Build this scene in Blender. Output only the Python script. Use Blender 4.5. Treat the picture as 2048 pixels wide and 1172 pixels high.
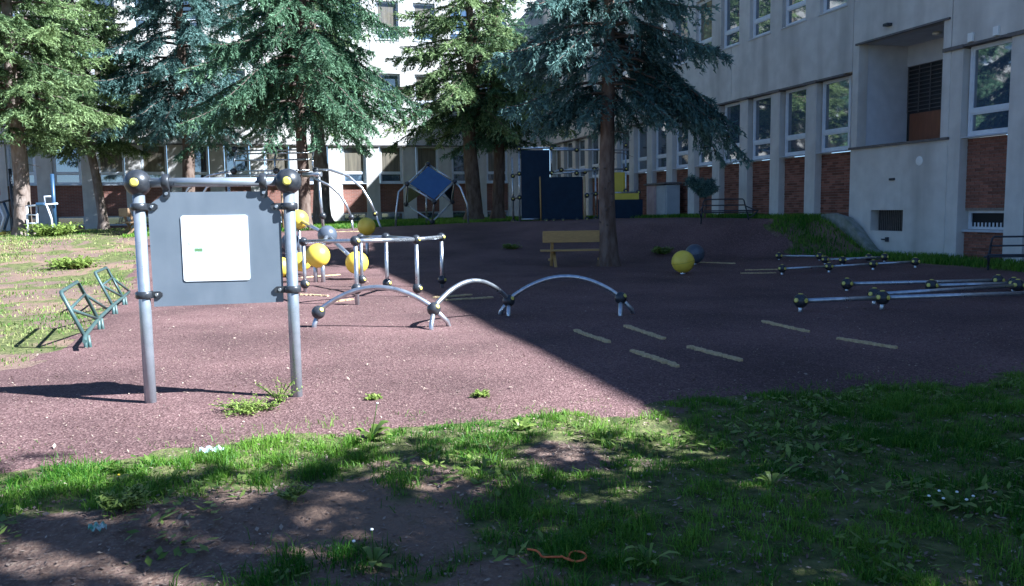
import bpy, bmesh, math, random
import numpy as np
from mathutils import Vector, Matrix

# ------------------------------------------------------------ clear, camera, light, exposure
for o in list(bpy.data.objects):
    bpy.data.objects.remove(o, do_unlink=True)
SC = bpy.context.scene
COL = SC.collection
R = math.radians
YAW, PITCH, ROLL = R(16.0), R(5.78), R(0.8)
cam_d = bpy.data.cameras.new('camera')
cam_d.sensor_width = 36.0
cam_d.lens = 36.0 * 1663.0 / 2048.0
cam_d.clip_start, cam_d.clip_end = 0.05, 1200.0
cam = bpy.data.objects.new('camera', cam_d)
COL.objects.link(cam)
_r0 = Vector((math.cos(YAW), -math.sin(YAW), 0))
_f = Vector((math.sin(YAW) * math.cos(PITCH), math.cos(YAW) * math.cos(PITCH), -math.sin(PITCH)))
_u0 = _r0.cross(_f)
_r = _r0 * math.cos(ROLL) - _u0 * math.sin(ROLL)
_u = _u0 * math.cos(ROLL) + _r0 * math.sin(ROLL)
_m = Matrix((_r, _u, -_f)).transposed().to_4x4()
_m.translation = Vector((0, 0, 1.5))
cam.matrix_world = _m
SC.camera = cam

SUN_EL = R(41.4)
SUN_AZ = R(124.0)                      # clockwise from +Y
world = bpy.data.worlds.new('World')
SC.world = world
world.use_nodes = True
wn = world.node_tree.nodes
wl = world.node_tree.links
wn.clear()
sky = wn.new('ShaderNodeTexSky')
sky.sky_type = 'NISHITA'
sky.sun_disc = False
sky.sun_elevation = SUN_EL
sky.sun_rotation = SUN_AZ
sky.air_density, sky.dust_density, sky.ozone_density = 0.65, 0.15, 3.0
bg = wn.new('ShaderNodeBackground')
bg.inputs['Strength'].default_value = 0.05
wo = wn.new('ShaderNodeOutputWorld')
wl.new(sky.outputs[0], bg.inputs[0])
wl.new(bg.outputs[0], wo.inputs[0])
sun_d = bpy.data.lights.new('sun', 'SUN')
sun_d.energy = 5.0
sun_d.angle = R(0.53)
sun_d.color = (1.0, 0.965, 0.92)
sun = bpy.data.objects.new('sun', sun_d)
COL.objects.link(sun)
_s = Vector((math.sin(SUN_AZ) * math.cos(SUN_EL), math.cos(SUN_AZ) * math.cos(SUN_EL), math.sin(SUN_EL)))
sun.rotation_euler = _s.to_track_quat('Z', 'Y').to_euler()
sun.location = (20, -20, 30)
SC.render.engine = 'CYCLES'
SC.view_settings.view_transform = 'Standard'
SC.view_settings.look = 'None'
SC.view_settings.gamma = 1.0
SC.view_settings.use_curve_mapping = False
SC.view_settings.exposure = 2.0
SC.view_settings.use_white_balance = True
SC.view_settings.white_balance_temperature = 5450
SC.view_settings.white_balance_tint = 8
SC.cycles.max_bounces = 6

random.seed(7)
NR = np.random.RandomState(11)

# ------------------------------------------------------------ mesh helpers
def mesh_np(name, v, f, smooth=False, attrs=None):
    v = np.asarray(v, dtype=np.float32).reshape(-1, 3)
    f = np.asarray(f, dtype=np.int32)
    k = f.shape[1]
    me = bpy.data.meshes.new(name)
    me.vertices.add(len(v))
    me.vertices.foreach_set('co', v.ravel())
    me.loops.add(f.size)
    me.loops.foreach_set('vertex_index', f.ravel())
    me.polygons.add(len(f))
    me.polygons.foreach_set('loop_start', np.arange(0, f.size, k, dtype=np.int32))
    me.polygons.foreach_set('loop_total', np.full(len(f), k, dtype=np.int32))
    if smooth:
        me.polygons.foreach_set('use_smooth', np.ones(len(f), dtype=bool))
    me.update(calc_edges=True)
    if attrs:
        for an, av in attrs.items():
            a = me.attributes.new(an, 'FLOAT', 'POINT')
            a.data.foreach_set('value', np.asarray(av, dtype=np.float32))
    return me

class MB:
    """collects shapes, then links them as one mesh object"""
    def __init__(self):
        self.v, self.f, self.s, self.t = [], [], [], []
    def add(self, vs, fs, smooth=False, tint=0.5):
        b = len(self.v)
        self.v += [tuple(p) for p in vs]
        self.t += [tint] * len(vs)
        self.f += [tuple(i + b for i in q) for q in fs]
        self.s += [smooth] * len(fs)
        return self
    def box(self, a, b, tint=0.5):
        (x0, y0, z0), (x1, y1, z1) = a, b
        vs = [(x0, y0, z0), (x1, y0, z0), (x1, y1, z0), (x0, y1, z0), (x0, y0, z1), (x1, y0, z1), (x1, y1, z1), (x0, y1, z1)]
        return self.add(vs, [(0, 3, 2, 1), (4, 5, 6, 7), (0, 1, 5, 4), (1, 2, 6, 5), (2, 3, 7, 6), (3, 0, 4, 7)], tint=tint)
    def cbox(self, a, b, c=0.004):
        """box with bevelled edges"""
        bm = bmesh.new()
        bmesh.ops.create_cube(bm, size=1.0)
        a, b = Vector(a), Vector(b)
        for v in bm.verts:
            v.co = Vector(((a[i] + b[i]) / 2 + v.co[i] * abs(b[i] - a[i]) for i in range(3)))
        bmesh.ops.bevel(bm, geom=bm.edges[:], offset=c, segments=2, profile=0.5, affect='EDGES')
        return self.bm(bm)
    def bm(self, bm, smooth=False):
        bm.verts.index_update()
        vs = [tuple(v.co) for v in bm.verts]
        fs = [tuple(v.index for v in f.verts) for f in bm.faces]
        bm.free()
        return self.add(vs, fs, smooth)
    def tube(self, pts, r, n=12, cap=True):
        """tube along a polyline; r a number or one per point"""
        P = [Vector(p) for p in pts]
        rs = r if hasattr(r, '__len__') else [r] * len(P)
        vs, fs = [], []
        T = []
        for i in range(len(P)):
            t = (P[min(i + 1, len(P) - 1)] - P[max(i - 1, 0)])
            T.append(t.normalized())
        up = Vector((0, 0, 1)) if abs(T[0].z) < 0.9 else Vector((1, 0, 0))
        e1 = T[0].cross(up).normalized()
        for i, p in enumerate(P):
            e1 = (e1 - T[i] * e1.dot(T[i])).normalized()
            e2 = T[i].cross(e1)
            for k in range(n):
                a = 2 * math.pi * k / n
                vs.append(p + (e1 * math.cos(a) + e2 * math.sin(a)) * rs[i])
        for i in range(len(P) - 1):
            for k in range(n):
                fs.append((i * n + k, i * n + (k + 1) % n, (i + 1) * n + (k + 1) % n, (i + 1) * n + k))
        self.add(vs, fs, True)
        if cap:
            b = len(self.v) - len(vs)
            self.f.append(tuple(b + k for k in reversed(range(n)))); self.s.append(False)
            self.f.append(tuple(b + (len(P) - 1) * n + k for k in range(n))); self.s.append(False)
        return self
    def sphere(self, c, r, nu=24, nv=14, sq=(1, 1, 1)):
        vs, fs = [], []
        c = Vector(c)
        for j in range(nv + 1):
            th = math.pi * j / nv
            for i in range(nu):
                a = 2 * math.pi * i / nu
                vs.append(c + Vector((math.sin(th) * math.cos(a) * sq[0], math.sin(th) * math.sin(a) * sq[1], math.cos(th) * sq[2])) * r)
        for j in range(nv):
            for i in range(nu):
                q = (j * nu + i, (j + 1) * nu + i, (j + 1) * nu + (i + 1) % nu, j * nu + (i + 1) % nu)
                if j == 0: q = (q[0], q[1], q[2])
                elif j == nv - 1: q = (q[0], q[1], q[3])
                fs.append(q)
        return self.add(vs, fs, True)
    def prism(self, poly, o, ex, ey, ez):
        """polygon in (ex,ey) about o, extruded along the vector ez"""
        o, ex, ey, ez = Vector(o), Vector(ex), Vector(ey), Vector(ez)
        n = len(poly)
        vs = [o + ex * p[0] + ey * p[1] for p in poly] + [o + ex * p[0] + ey * p[1] + ez for p in poly]
        fs = [tuple(range(n)), tuple(reversed(range(n, 2 * n)))] + [(i, i + n, (i + 1) % n + n, (i + 1) % n) for i in range(n)]
        return self.add(vs, fs)
    def mesh(self, name, origin=(0, 0, 0)):
        me = bpy.data.meshes.new(name)
        o = Vector(origin)
        me.from_pydata([Vector(p) - o for p in self.v], [], self.f)
        me.polygons.foreach_set('use_smooth', self.s)
        if len(set(self.t)) > 1:
            a = me.attributes.new('tint', 'FLOAT', 'POINT')
            a.data.foreach_set('value', self.t)
        me.update()
        bm = bmesh.new(); bm.from_mesh(me)
        bmesh.ops.recalc_face_normals(bm, faces=bm.faces)
        bm.to_mesh(me); bm.free()
        return me

def world_loc(o):
    return o.matrix_basis.translation if o.parent is None else world_loc(o.parent) + o.matrix_basis.translation

def tag(o, label=None, cat=None, group=None, kind=None):
    if label: o['label'] = label
    if cat: o['category'] = cat
    if group: o['group'] = group
    if kind: o['kind'] = kind
    return o

def thing(name, loc, label, cat, group=None, rz=0.0):
    o = bpy.data.objects.new(name, None)
    o.empty_display_size = 0.2
    o.location = loc
    o.rotation_euler = (0, 0, rz)
    COL.objects.link(o)
    return tag(o, label, cat, group)

def link(name, me, mt, parent=None, loc=(0, 0, 0), rz=0.0):
    o = bpy.data.objects.new(name, me)
    if mt is not None and (len(me.materials) == 0):
        me.materials.append(mt)
    o.parent = parent
    o.location = loc
    o.rotation_euler = (0, 0, rz)
    COL.objects.link(o)
    return o

def part(name, mb, mt, parent):
    """mesh given in world coordinates, hung on an unrotated parent"""
    return link(name, mb.mesh(name, world_loc(parent)), mt, parent)

def solo(name, mb, mt, origin, label, cat, group=None):
    o = link(name, mb.mesh(name, origin), mt, None, origin)
    return tag(o, label, cat, group)

# ------------------------------------------------------------ noise in numpy
_T = NR.rand(256, 256)
def vnoise(x, y):
    x = np.asarray(x, float); y = np.asarray(y, float)
    xi = np.floor(x).astype(int); yi = np.floor(y).astype(int)
    fx = x - xi; fy = y - yi
    fx = fx * fx * (3 - 2 * fx); fy = fy * fy * (3 - 2 * fy)
    a = _T[xi & 255, yi & 255]; b = _T[(xi + 1) & 255, yi & 255]
    c = _T[xi & 255, (yi + 1) & 255]; d = _T[(xi + 1) & 255, (yi + 1) & 255]
    return a * (1 - fx) * (1 - fy) + b * fx * (1 - fy) + c * (1 - fx) * fy + d * fx * fy
def fbm(x, y, o=4):
    x = np.asarray(x, float); y = np.asarray(y, float)
    s = 0; a = 0.5
    for i in range(o):
        s = s + a * vnoise(x * 2 ** i + 17.3 * i, y * 2 ** i + 5.1 * i); a *= 0.5
    return s / (1 - 0.5 ** o)
def sstep(a, b, x):
    t = np.clip((np.asarray(x, float) - a) / (np.asarray(b, float) - a), 0, 1)
    return t * t * (3 - 2 * t)

def gz(X, Y, rough=True):
    """height of the ground: flat yard, a bank up to the terrace along both wings"""
    X = np.asarray(X, float); Y = np.asarray(Y, float)
    y0 = np.interp(X, [0, 8, 12.5, 15], [20, 20, 19.6, 18.2])
    y1 = np.interp(X, [0, 8, 11.5, 15], [34, 32, 25, 20.8])
    a = sstep(y0, y1, Y)
    zt = np.interp(X, [-10, 0, 8, 13], [.75, .83, .95, 1.1]) - .15 * sstep(24, 42, Y) * sstep(8, 14, X)
    z = a * zt + (1 - a) * .15 * sstep(10, 15, X)
    if rough:
        lawn = 1 - sstep(5.0, 6.2, Y)
        z = z + (fbm(X * 1.3, Y * 1.3) - .5) * .10 * lawn + (fbm(X * .8 + 9, Y * .8) - .5) * .04
        z = z + (fbm(X * 5 + 3, Y * 5, 3) - .5) * .035 * lawn
        z = z + .09 * np.exp(-(((X + .05) * .8) ** 2 + ((Y - 4.25) * 3.2) ** 2)) * lawn     # ridge over a root
    return z
def gz1(x, y): return float(gz(x, y))

def playground_mask(X, Y):
    """True where the rubber-chip surface lies"""
    X = np.asarray(X, float); Y = np.asarray(Y, float)
    j = (fbm(X * 1.7 + 40, Y * 1.7, 4) - .5)
    front = 5.55 + j * 1.3
    left = np.interp(Y, [5, 12, 18, 28, 40], [-3.0, -2.45, -2.9, -4.0, -4.6]) + j * .8
    right = np.interp(Y, [4, 13, 17, 18.4, 19.6, 21.6, 23, 33], [14.3, 14.2, 14.0, 13.9, 13.6, 14.2, 14.3, 13.6]) + j * .8
    back = np.interp(X, [-4, 4, 8, 13], [31.5, 32.0, 33.5, 33.0]) + j * .8
    return (Y > front) & (X > left) & (X < right) & (Y < back)

# ------------------------------------------------------------ materials
MATS = {}
def mat(name, col=(.5, .5, .5), rough=.6, metal=0.0, col2=None, scale=8.0, detail=6.0, bump=0.0, bscale=None,
        spec=0.5, lo=.35, hi=.65, coat=0.0, ior=None, attr=None, objrand=0.0, stain=None, stretch=None, rvar=0.0):
    m = bpy.data.materials.new(name)
    m.use_nodes = True
    nt = m.node_tree; N = nt.nodes; L = nt.links
    b = N['Principled BSDF']
    b.inputs['Roughness'].default_value = rough
    b.inputs['Metallic'].default_value = metal
    b.inputs['Specular IOR Level'].default_value = spec
    b.inputs['Coat Weight'].default_value = coat
    if ior: b.inputs['IOR'].default_value = ior
    b.inputs['Base Color'].default_value = (*col, 1)
    tc = N.new('ShaderNodeTexCoord')
    src = tc.outputs['Object']
    if stretch:
        mp = N.new('ShaderNodeMapping'); mp.inputs['Scale'].default_value = stretch
        L.new(src, mp.inputs[0]); src = mp.outputs[0]
    out = None
    if col2 is not None:
        mx = N.new('ShaderNodeMix'); mx.data_type = 'RGBA'
        mx.inputs[6].default_value = (*col, 1); mx.inputs[7].default_value = (*col2, 1)
        if attr:
            at = N.new('ShaderNodeAttribute'); at.attribute_name = attr
            L.new(at.outputs['Fac'], mx.inputs[0])
        else:
            nz = N.new('ShaderNodeTexNoise'); nz.inputs['Scale'].default_value = scale; nz.inputs['Detail'].default_value = detail
            L.new(src, nz.inputs['Vector'])
            rp = N.new('ShaderNodeMapRange'); rp.inputs[1].default_value = lo; rp.inputs[2].default_value = hi
            L.new(nz.outputs['Fac'], rp.inputs[0]); L.new(rp.outputs[0], mx.inputs[0])
        out = mx.outputs[2]
    if stain:
        sc, sscale, amt, st = stain
        mp = N.new('ShaderNodeMapping'); mp.inputs['Scale'].default_value = st
        L.new(tc.outputs['Object'], mp.inputs[0])
        nz = N.new('ShaderNodeTexNoise'); nz.inputs['Scale'].default_value = sscale; nz.inputs['Detail'].default_value = 5
        L.new(mp.outputs[0], nz.inputs['Vector'])
        rp = N.new('ShaderNodeMapRange'); rp.inputs[1].default_value = .45; rp.inputs[2].default_value = .75; rp.inputs[4].default_value = amt
        L.new(nz.outputs['Fac'], rp.inputs[0])
        mx = N.new('ShaderNodeMix'); mx.data_type = 'RGBA'
        if out is not None: L.new(out, mx.inputs[6])
        else: mx.inputs[6].default_value = (*col, 1)
        mx.inputs[7].default_value = (*sc, 1)
        L.new(rp.outputs[0], mx.inputs[0]); out = mx.outputs[2]
    if objrand:
        oi = N.new('ShaderNodeObjectInfo')
        rp = N.new('ShaderNodeMapRange'); rp.inputs[3].default_value = 1 - objrand; rp.inputs[4].default_value = 1 + objrand
        L.new(oi.outputs['Random'], rp.inputs[0])
        hs = N.new('ShaderNodeHueSaturation')
        L.new(rp.outputs[0], hs.inputs['Value'])
        if out is not None: L.new(out, hs.inputs['Color'])
        else: hs.inputs['Color'].default_value = (*col, 1)
        out = hs.outputs[0]
    if out is not None: L.new(out, b.inputs['Base Color'])
    if rvar:
        nz = N.new('ShaderNodeTexNoise'); nz.inputs['Scale'].default_value = 9; nz.inputs['Detail'].default_value = 5
        L.new(src, nz.inputs['Vector'])
        rp = N.new('ShaderNodeMapRange'); rp.inputs[1].default_value = .3; rp.inputs[2].default_value = .7
        rp.inputs[3].default_value = max(.02, rough - rvar); rp.inputs[4].default_value = rough + rvar
        L.new(nz.outputs['Fac'], rp.inputs[0]); L.new(rp.outputs[0], b.inputs['Roughness'])
    if bump:
        nz = N.new('ShaderNodeTexNoise'); nz.inputs['Scale'].default_value = bscale or scale * 3; nz.inputs['Detail'].default_value = 6
        L.new(src, nz.inputs['Vector'])
        bp = N.new('ShaderNodeBump'); bp.inputs['Strength'].default_value = bump; bp.inputs['Distance'].default_value = .02
        L.new(nz.outputs['Fac'], bp.inputs['Height']); L.new(bp.outputs[0], b.inputs['Normal'])
    MATS[name] = m
    return m

def foliage_mat(name, dark, light, trans=.38, rough=.6):
    m = bpy.data.materials.new(name); m.use_nodes = True
    nt = m.node_tree; N = nt.nodes; L = nt.links
    b = N['Principled BSDF']; b.inputs['Roughness'].default_value = rough
    b.inputs['Specular IOR Level'].default_value = .3
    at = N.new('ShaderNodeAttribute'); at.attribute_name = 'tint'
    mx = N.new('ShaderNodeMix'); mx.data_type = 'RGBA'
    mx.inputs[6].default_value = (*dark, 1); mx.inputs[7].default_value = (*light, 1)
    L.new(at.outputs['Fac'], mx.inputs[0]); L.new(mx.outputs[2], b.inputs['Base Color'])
    tr = N.new('ShaderNodeBsdfTranslucent'); L.new(mx.outputs[2], tr.inputs['Color'])
    ms = N.new('ShaderNodeMixShader'); ms.inputs[0].default_value = trans
    L.new(b.outputs[0], ms.inputs[1]); L.new(tr.outputs[0], ms.inputs[2])
    L.new(ms.outputs[0], N['Material Output'].inputs['Surface'])
    MATS[name] = m
    return m

def mulch_mat():
    m = bpy.data.materials.new('rubber_chips'); m.use_nodes = True
    nt = m.node_tree; N = nt.nodes; L = nt.links
    b = N['Principled BSDF']; b.inputs['Roughness'].default_value = .8; b.inputs['Specular IOR Level'].default_value = .25
    tc = N.new('ShaderNodeTexCoord')
    vo = N.new('ShaderNodeTexVoronoi'); vo.inputs['Scale'].default_value = 75; vo.inputs['Randomness'].default_value = 1
    L.new(tc.outputs['Object'], vo.inputs['Vector'])
    rp = N.new('ShaderNodeValToRGB')
    e = rp.color_ramp.elements
    e[0].position = 0; e[0].color = (.075, .04, .036, 1)
    e[1].position = 1; e[1].color = (.25, .155, .138, 1)
    for p, c in ((.3, (.105, .057, .052)), (.62, (.145, .081, .073)), (.86, (.18, .106, .095))):
        q = e.new(p); q.color = (*c, 1)
    sep = N.new('ShaderNodeSeparateColor'); L.new(vo.outputs['Color'], sep.inputs[0]); L.new(sep.outputs[0], rp.inputs[0])
    nz = N.new('ShaderNodeTexNoise'); nz.inputs['Scale'].default_value = .55; nz.inputs['Detail'].default_value = 7
    L.new(tc.outputs['Object'], nz.inputs['Vector'])
    mr = N.new('ShaderNodeMapRange'); mr.inputs[1].default_value = .3; mr.inputs[2].default_value = .7; mr.inputs[3].default_value = .62; mr.inputs[4].default_value = 1.3
    L.new(nz.outputs['Fac'], mr.inputs[0])
    hs = N.new('ShaderNodeHueSaturation'); L.new(rp.outputs[0], hs.inputs['Color']); L.new(mr.outputs[0], hs.inputs['Value'])
    L.new(hs.outputs[0], b.inputs['Base Color'])
    n2 = N.new('ShaderNodeTexNoise'); n2.inputs['Scale'].default_value = 60; n2.inputs['Detail'].default_value = 5
    L.new(tc.outputs['Object'], n2.inputs['Vector'])
    ad = N.new('ShaderNodeMath'); ad.operation = 'ADD'; L.new(n2.outputs['Fac'], ad.inputs[0]); L.new(vo.outputs['Distance'], ad.inputs[1])
    bp = N.new('ShaderNodeBump'); bp.inputs['Strength'].default_value = .55; bp.inputs['Distance'].default_value = .012
    L.new(ad.outputs[0], bp.inputs['Height']); L.new(bp.outputs[0], b.inputs['Normal'])
    return m

def soil_mat():
    m = bpy.data.materials.new('soil'); m.use_nodes = True
    nt = m.node_tree; N = nt.nodes; L = nt.links
    b = N['Principled BSDF']; b.inputs['Roughness'].default_value = .95; b.inputs['Specular IOR Level'].default_value = .15
    tc = N.new('ShaderNodeTexCoord')
    def noise(s, d=6):
        n = N.new('ShaderNodeTexNoise'); n.inputs['Scale'].default_value = s; n.inputs['Detail'].default_value = d
        L.new(tc.outputs['Object'], n.inputs['Vector']); return n.outputs['Fac']
    def mix(f, a, c):
        x = N.new('ShaderNodeMix'); x.data_type = 'RGBA'; L.new(f, x.inputs[0])
        for i, k in ((6, a), (7, c)):
            if isinstance(k, tuple): x.inputs[i].default_value = (*k, 1)
            else: L.new(k, x.inputs[i])
        return x.outputs[2]
    def rng(f, a, c):
        r = N.new('ShaderNodeMapRange'); r.inputs[1].default_value = a; r.inputs[2].default_value = c; L.new(f, r.inputs[0]); return r.outputs[0]
    at = N.new('ShaderNodeAttribute'); at.attribute_name = 'turf'
    soil = mix(rng(noise(14), .35, .7), (.1, .062, .048), (.21, .14, .11))
    soil = mix(rng(noise(60, 3), .52, .7), soil, (.26, .2, .15))
    soil = mix(rng(noise(.35, 3), .45, .6), soil, (.22, .145, .1))
    moss = mix(rng(noise(9), .35, .65), (.055, .07, .022), (.16, .16, .06))
    th = N.new('ShaderNodeMath'); th.operation = 'ADD'
    L.new(at.outputs['Fac'], th.inputs[0]); L.new(noise(5), th.inputs[1])
    c = mix(rng(th.outputs[0], .75, 1.2), soil, moss)
    L.new(c, b.inputs['Base Color'])
    bp = N.new('ShaderNodeBump'); bp.inputs['Strength'].default_value = .9; bp.inputs['Distance'].default_value = .03
    L.new(noise(30, 8), bp.inputs['Height']); L.new(bp.outputs[0], b.inputs['Normal'])
    return m

M_MULCH = mulch_mat()
M_SOIL = soil_mat()
M_CONC = mat('rendered_concrete', (.56, .53, .485), .92, col2=(.64, .61, .56), scale=2.5, bump=.35, bscale=90, spec=.2,
             stain=((.3, .28, .25), 1.3, .65, (1.0, 1.0, .16)))
M_CONC2 = mat('porch_plaster', (.55, .56, .58), .9, col2=(.62, .63, .65), scale=3, bump=.2, bscale=80, spec=.2)
M_KERB = mat('mossy_concrete', (.3, .3, .28), .92, col2=(.17, .19, .14), scale=4, bump=.5, bscale=60, spec=.2)
M_LEDGE = mat('ledge_metal', (.09, .085, .085), .6, col2=(.14, .12, .11), scale=12)
M_MORTAR = mat('mortar', (.25, .21, .18), .95, col2=(.17, .145, .13), scale=20, bump=.4)
M_BRICK = mat('brick', (.17, .07, .048), .85, col2=(.26, .115, .08), scale=18, bump=.35, bscale=60, objrand=.3, spec=.25)
M_BRICKS = mat('brick_run', (.12, .05, .035), .85, col2=(.28, .125, .088), attr='tint', bump=.35, bscale=60, spec=.25)
M_FRAME = mat('window_frame_white', (.68, .71, .74), .4, col2=(.6, .63, .67), scale=6)
M_SILL = mat('window_sill', (.5, .52, .55), .5, col2=(.4, .42, .45), scale=6)
M_GLASS = mat('window_glass', (.06, .09, .13), .03, ior=2.8, spec=.6)
M_BLIND = mat('window_glass_blind', (.22, .19, .14), .04, col2=(.13, .115, .09), scale=1.5, ior=1.7, spec=.5, stretch=(6, 1, .4))
M_CELLAR = mat('cellar_glass', (.012, .014, .016), .5, spec=.2)
M_DARKGL = mat('dark_grille_glass', (.02, .022, .024), .25)
M_STEEL = mat('galvanised_tube', (.56, .58, .6), .34, .85, col2=(.42, .44, .47), scale=14, rvar=.1)
M_POST = mat('grey_coated_tube', (.36, .39, .42), .32, .55, col2=(.3, .33, .36), scale=10, rvar=.08)
M_BLACK = mat('black_plastic', (.022, .025, .03), .34, col2=(.04, .042, .046), scale=30, rvar=.1)
M_CAP = mat('yellow_cap', (.72, .62, .12), .35, col2=(.62, .52, .1), scale=30)
M_SEAM = mat('ball_seam', (.45, .33, .03), .6)
M_YBALL = mat('yellow_ball', (.82, .62, .07), .42, col2=(.74, .53, .05), scale=5, rvar=.1, bump=.08, bscale=60)
M_GBALL = mat('charcoal_ball', (.07, .085, .11), .36, col2=(.095, .11, .135), scale=5, rvar=.1, bump=.08, bscale=60)
M_BOARD = mat('grey_board', (.15, .175, .2), .42, col2=(.13, .155, .18), scale=5, rvar=.08, bump=.05, bscale=200, stain=((.22, .245, .27), 5, .4, (1, 1, .25)))
M_DARKPAN = mat('dark_panel', (.01, .026, .05), .5, col2=(.008, .02, .04), scale=4, rvar=.1, spec=.15)
M_BLUEPAN = mat('blue_panel', (.038, .085, .2), .45, col2=(.045, .1, .22), scale=4, rvar=.1)
M_OLIVE = mat('olive_panel', (.045, .06, .03), .55, col2=(.06, .075, .04), scale=5)
M_YPAN = mat('yellow_panel', (.66, .52, .05), .45, col2=(.6, .46, .04), scale=4)
M_WOOD = mat('bench_wood', (.5, .31, .1), .6, col2=(.36, .21, .07), scale=9, stretch=(1, 14, 14), bump=.2)
M_WOODD = mat('old_bench_wood', (.2, .12, .06), .7, col2=(.28, .18, .09), scale=9, stretch=(1, 14, 14), bump=.2)
M_STRIP = mat('bleached_wood', (.62, .47, .25), .85, col2=(.42, .3, .15), scale=24, stretch=(4, 1, 1), bump=.4)
M_RACK = mat('green_painted_steel', (.045, .09, .085), .45, .1, col2=(.075, .11, .1), scale=12)
M_DKSTEEL = mat('dark_painted_steel', (.02, .028, .04), .45, .1, col2=(.035, .04, .05), scale=12)
M_BARK = mat('bark', (.10, .065, .048), .95, col2=(.19, .14, .11), scale=7, stretch=(1, 1, .35), bump=1.0, bscale=22, spec=.15)
M_BARKG = mat('pale_bark', (.15, .11, .085), .95, col2=(.26, .21, .175), scale=8, stretch=(1, 1, .4), bump=1.0, bscale=22, spec=.15)
M_TWIG = mat('twig', (.075, .052, .04), .9, col2=(.12, .09, .07), scale=10)
M_FLOWER = mat('dandelion_yellow', (.75, .55, .02), .7)
M_WHITE = mat('white_petal', (.78, .78, .74), .7)
M_DOOR = mat('brown_door', (.17, .065, .03), .5, col2=(.22, .085, .04), scale=3, stretch=(6, 6, 1))
M_LAMP = mat('lamp_white', (.75, .75, .72), .4)
M_RED = mat('red_seat', (.5, .03, .03), .45)
M_BLUEP = mat('blue_painted_steel', (.03, .07, .13), .4, .2)
M_CABP = mat('pinkish_cabinet', (.42, .30, .31), .7, col2=(.5, .40, .39), scale=3)
M_CABG = mat('grey_cabinet', (.34, .37, .39), .6, col2=(.4, .43, .45), scale=3)
M_PAPER_GREEN = mat('green_wrapper', (.05, .25, .15), .5, col2=(.45, .52, .5), scale=40)
M_WRAP_W = mat('pale_wrapper', (.3, .5, .5), .5, col2=(.6, .68, .66), scale=25)
M_STRING = mat('orange_string', (.55, .09, .025), .8, col2=(.65, .2, .06), scale=60)
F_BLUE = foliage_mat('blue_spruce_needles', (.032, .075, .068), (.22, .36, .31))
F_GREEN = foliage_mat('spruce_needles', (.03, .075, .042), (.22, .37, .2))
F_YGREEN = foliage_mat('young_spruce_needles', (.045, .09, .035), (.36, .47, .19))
F_GRASS = foliage_mat('grass_blades', (.025, .12, .006), (.22, .37, .045), .4, .5)
F_DRY = foliage_mat('dry_grass_blades', (.07, .17, .015), (.46, .44, .17), .35, .6)
F_WEED = foliage_mat('weed_leaves', (.07, .13, .02), (.32, .4, .09), .35, .45)
F_CHIP = foliage_mat('dry_litter', (.13, .075, .06), (.5, .40, .30), .05, .8)

# ------------------------------------------------------------ ground
xl = np.concatenate([[-400, -150, -60, -30, -22], np.arange(-18, 16.01, .15), [18, 30, 80, 400]])
yl = np.concatenate([[-400, -100, -30, -10, -4, -1, 0, .6, 1.2, 1.6], np.arange(2, 9, .08), np.arange(9, 20, .25), np.arange(20, 47.6, .4), [60, 120, 400]])
GX, GY = np.meshgrid(xl, yl)
nx, ny = len(xl), len(yl)
GZ = gz(GX, GY)
idx = np.arange(nx * ny).reshape(ny, nx)
quads = np.stack([idx[:-1, :-1], idx[:-1, 1:], idx[1:, 1:], idx[1:, :-1]], -1).reshape(-1, 4)
def turf_density(X, Y):
    """0..1 how much grass grows"""
    X = np.asarray(X, float); Y = np.asarray(Y, float)
    n = fbm(X * 1.1 + 3, Y * 1.1 + 8, 4); n2 = fbm(X * 3.1, Y * 3.1 + 20, 3)
    near = sstep(.38, .56, n * .65 + n2 * .35 + .10 * sstep(1.2, 2.6, X) + .16 * np.exp(-((Y - 5.2) / .55) ** 2) - .32 * np.exp(-(((X + .55) / .75) ** 2 + ((Y - 3.95) / .55) ** 2)) + .12 * np.exp(-(((X - 1.0) / .7) ** 2 + ((Y - 3.5) / .7) ** 2)))
    far = sstep(.42, .62, n * .6 + n2 * .4)
    return np.where(Y < 7.5, near, far)
turf = turf_density(GX, GY).ravel()
gm = mesh_np('ground', np.stack([GX, GY, GZ], -1), quads, True, {'turf': turf})
ground = link('ground', gm, M_SOIL)
tag(ground, 'bare soil and thin lawn of the school yard', kind='structure')
cx = GX.ravel()[quads].mean(1); cy = GY.ravel()[quads].mean(1)
pm = playground_mask(cx, cy)
pq = quads[pm]
used = np.unique(pq)
remap = np.zeros(nx * ny, int); remap[used] = np.arange(len(used))
pv = np.stack([GX, GY, GZ + .012], -1).reshape(-1, 3)[used]
# the outermost vertices of the rubber sheet dip into the soil and wander a little
cnt = np.bincount(pq.ravel(), minlength=nx * ny)[used]
rim = cnt < 4
pv[rim, 2] -= .02
pv[rim, 0] += (NR.rand(rim.sum()) - .5) * .1
pv[rim, 1] += (NR.rand(rim.sum()) - .5) * .06
pg = link('playground_surface', mesh_np('playground_surface', pv, remap[pq], True), M_MULCH)
tag(pg, 'reddish brown rubber chip surface of the playground', kind='structure')

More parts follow.
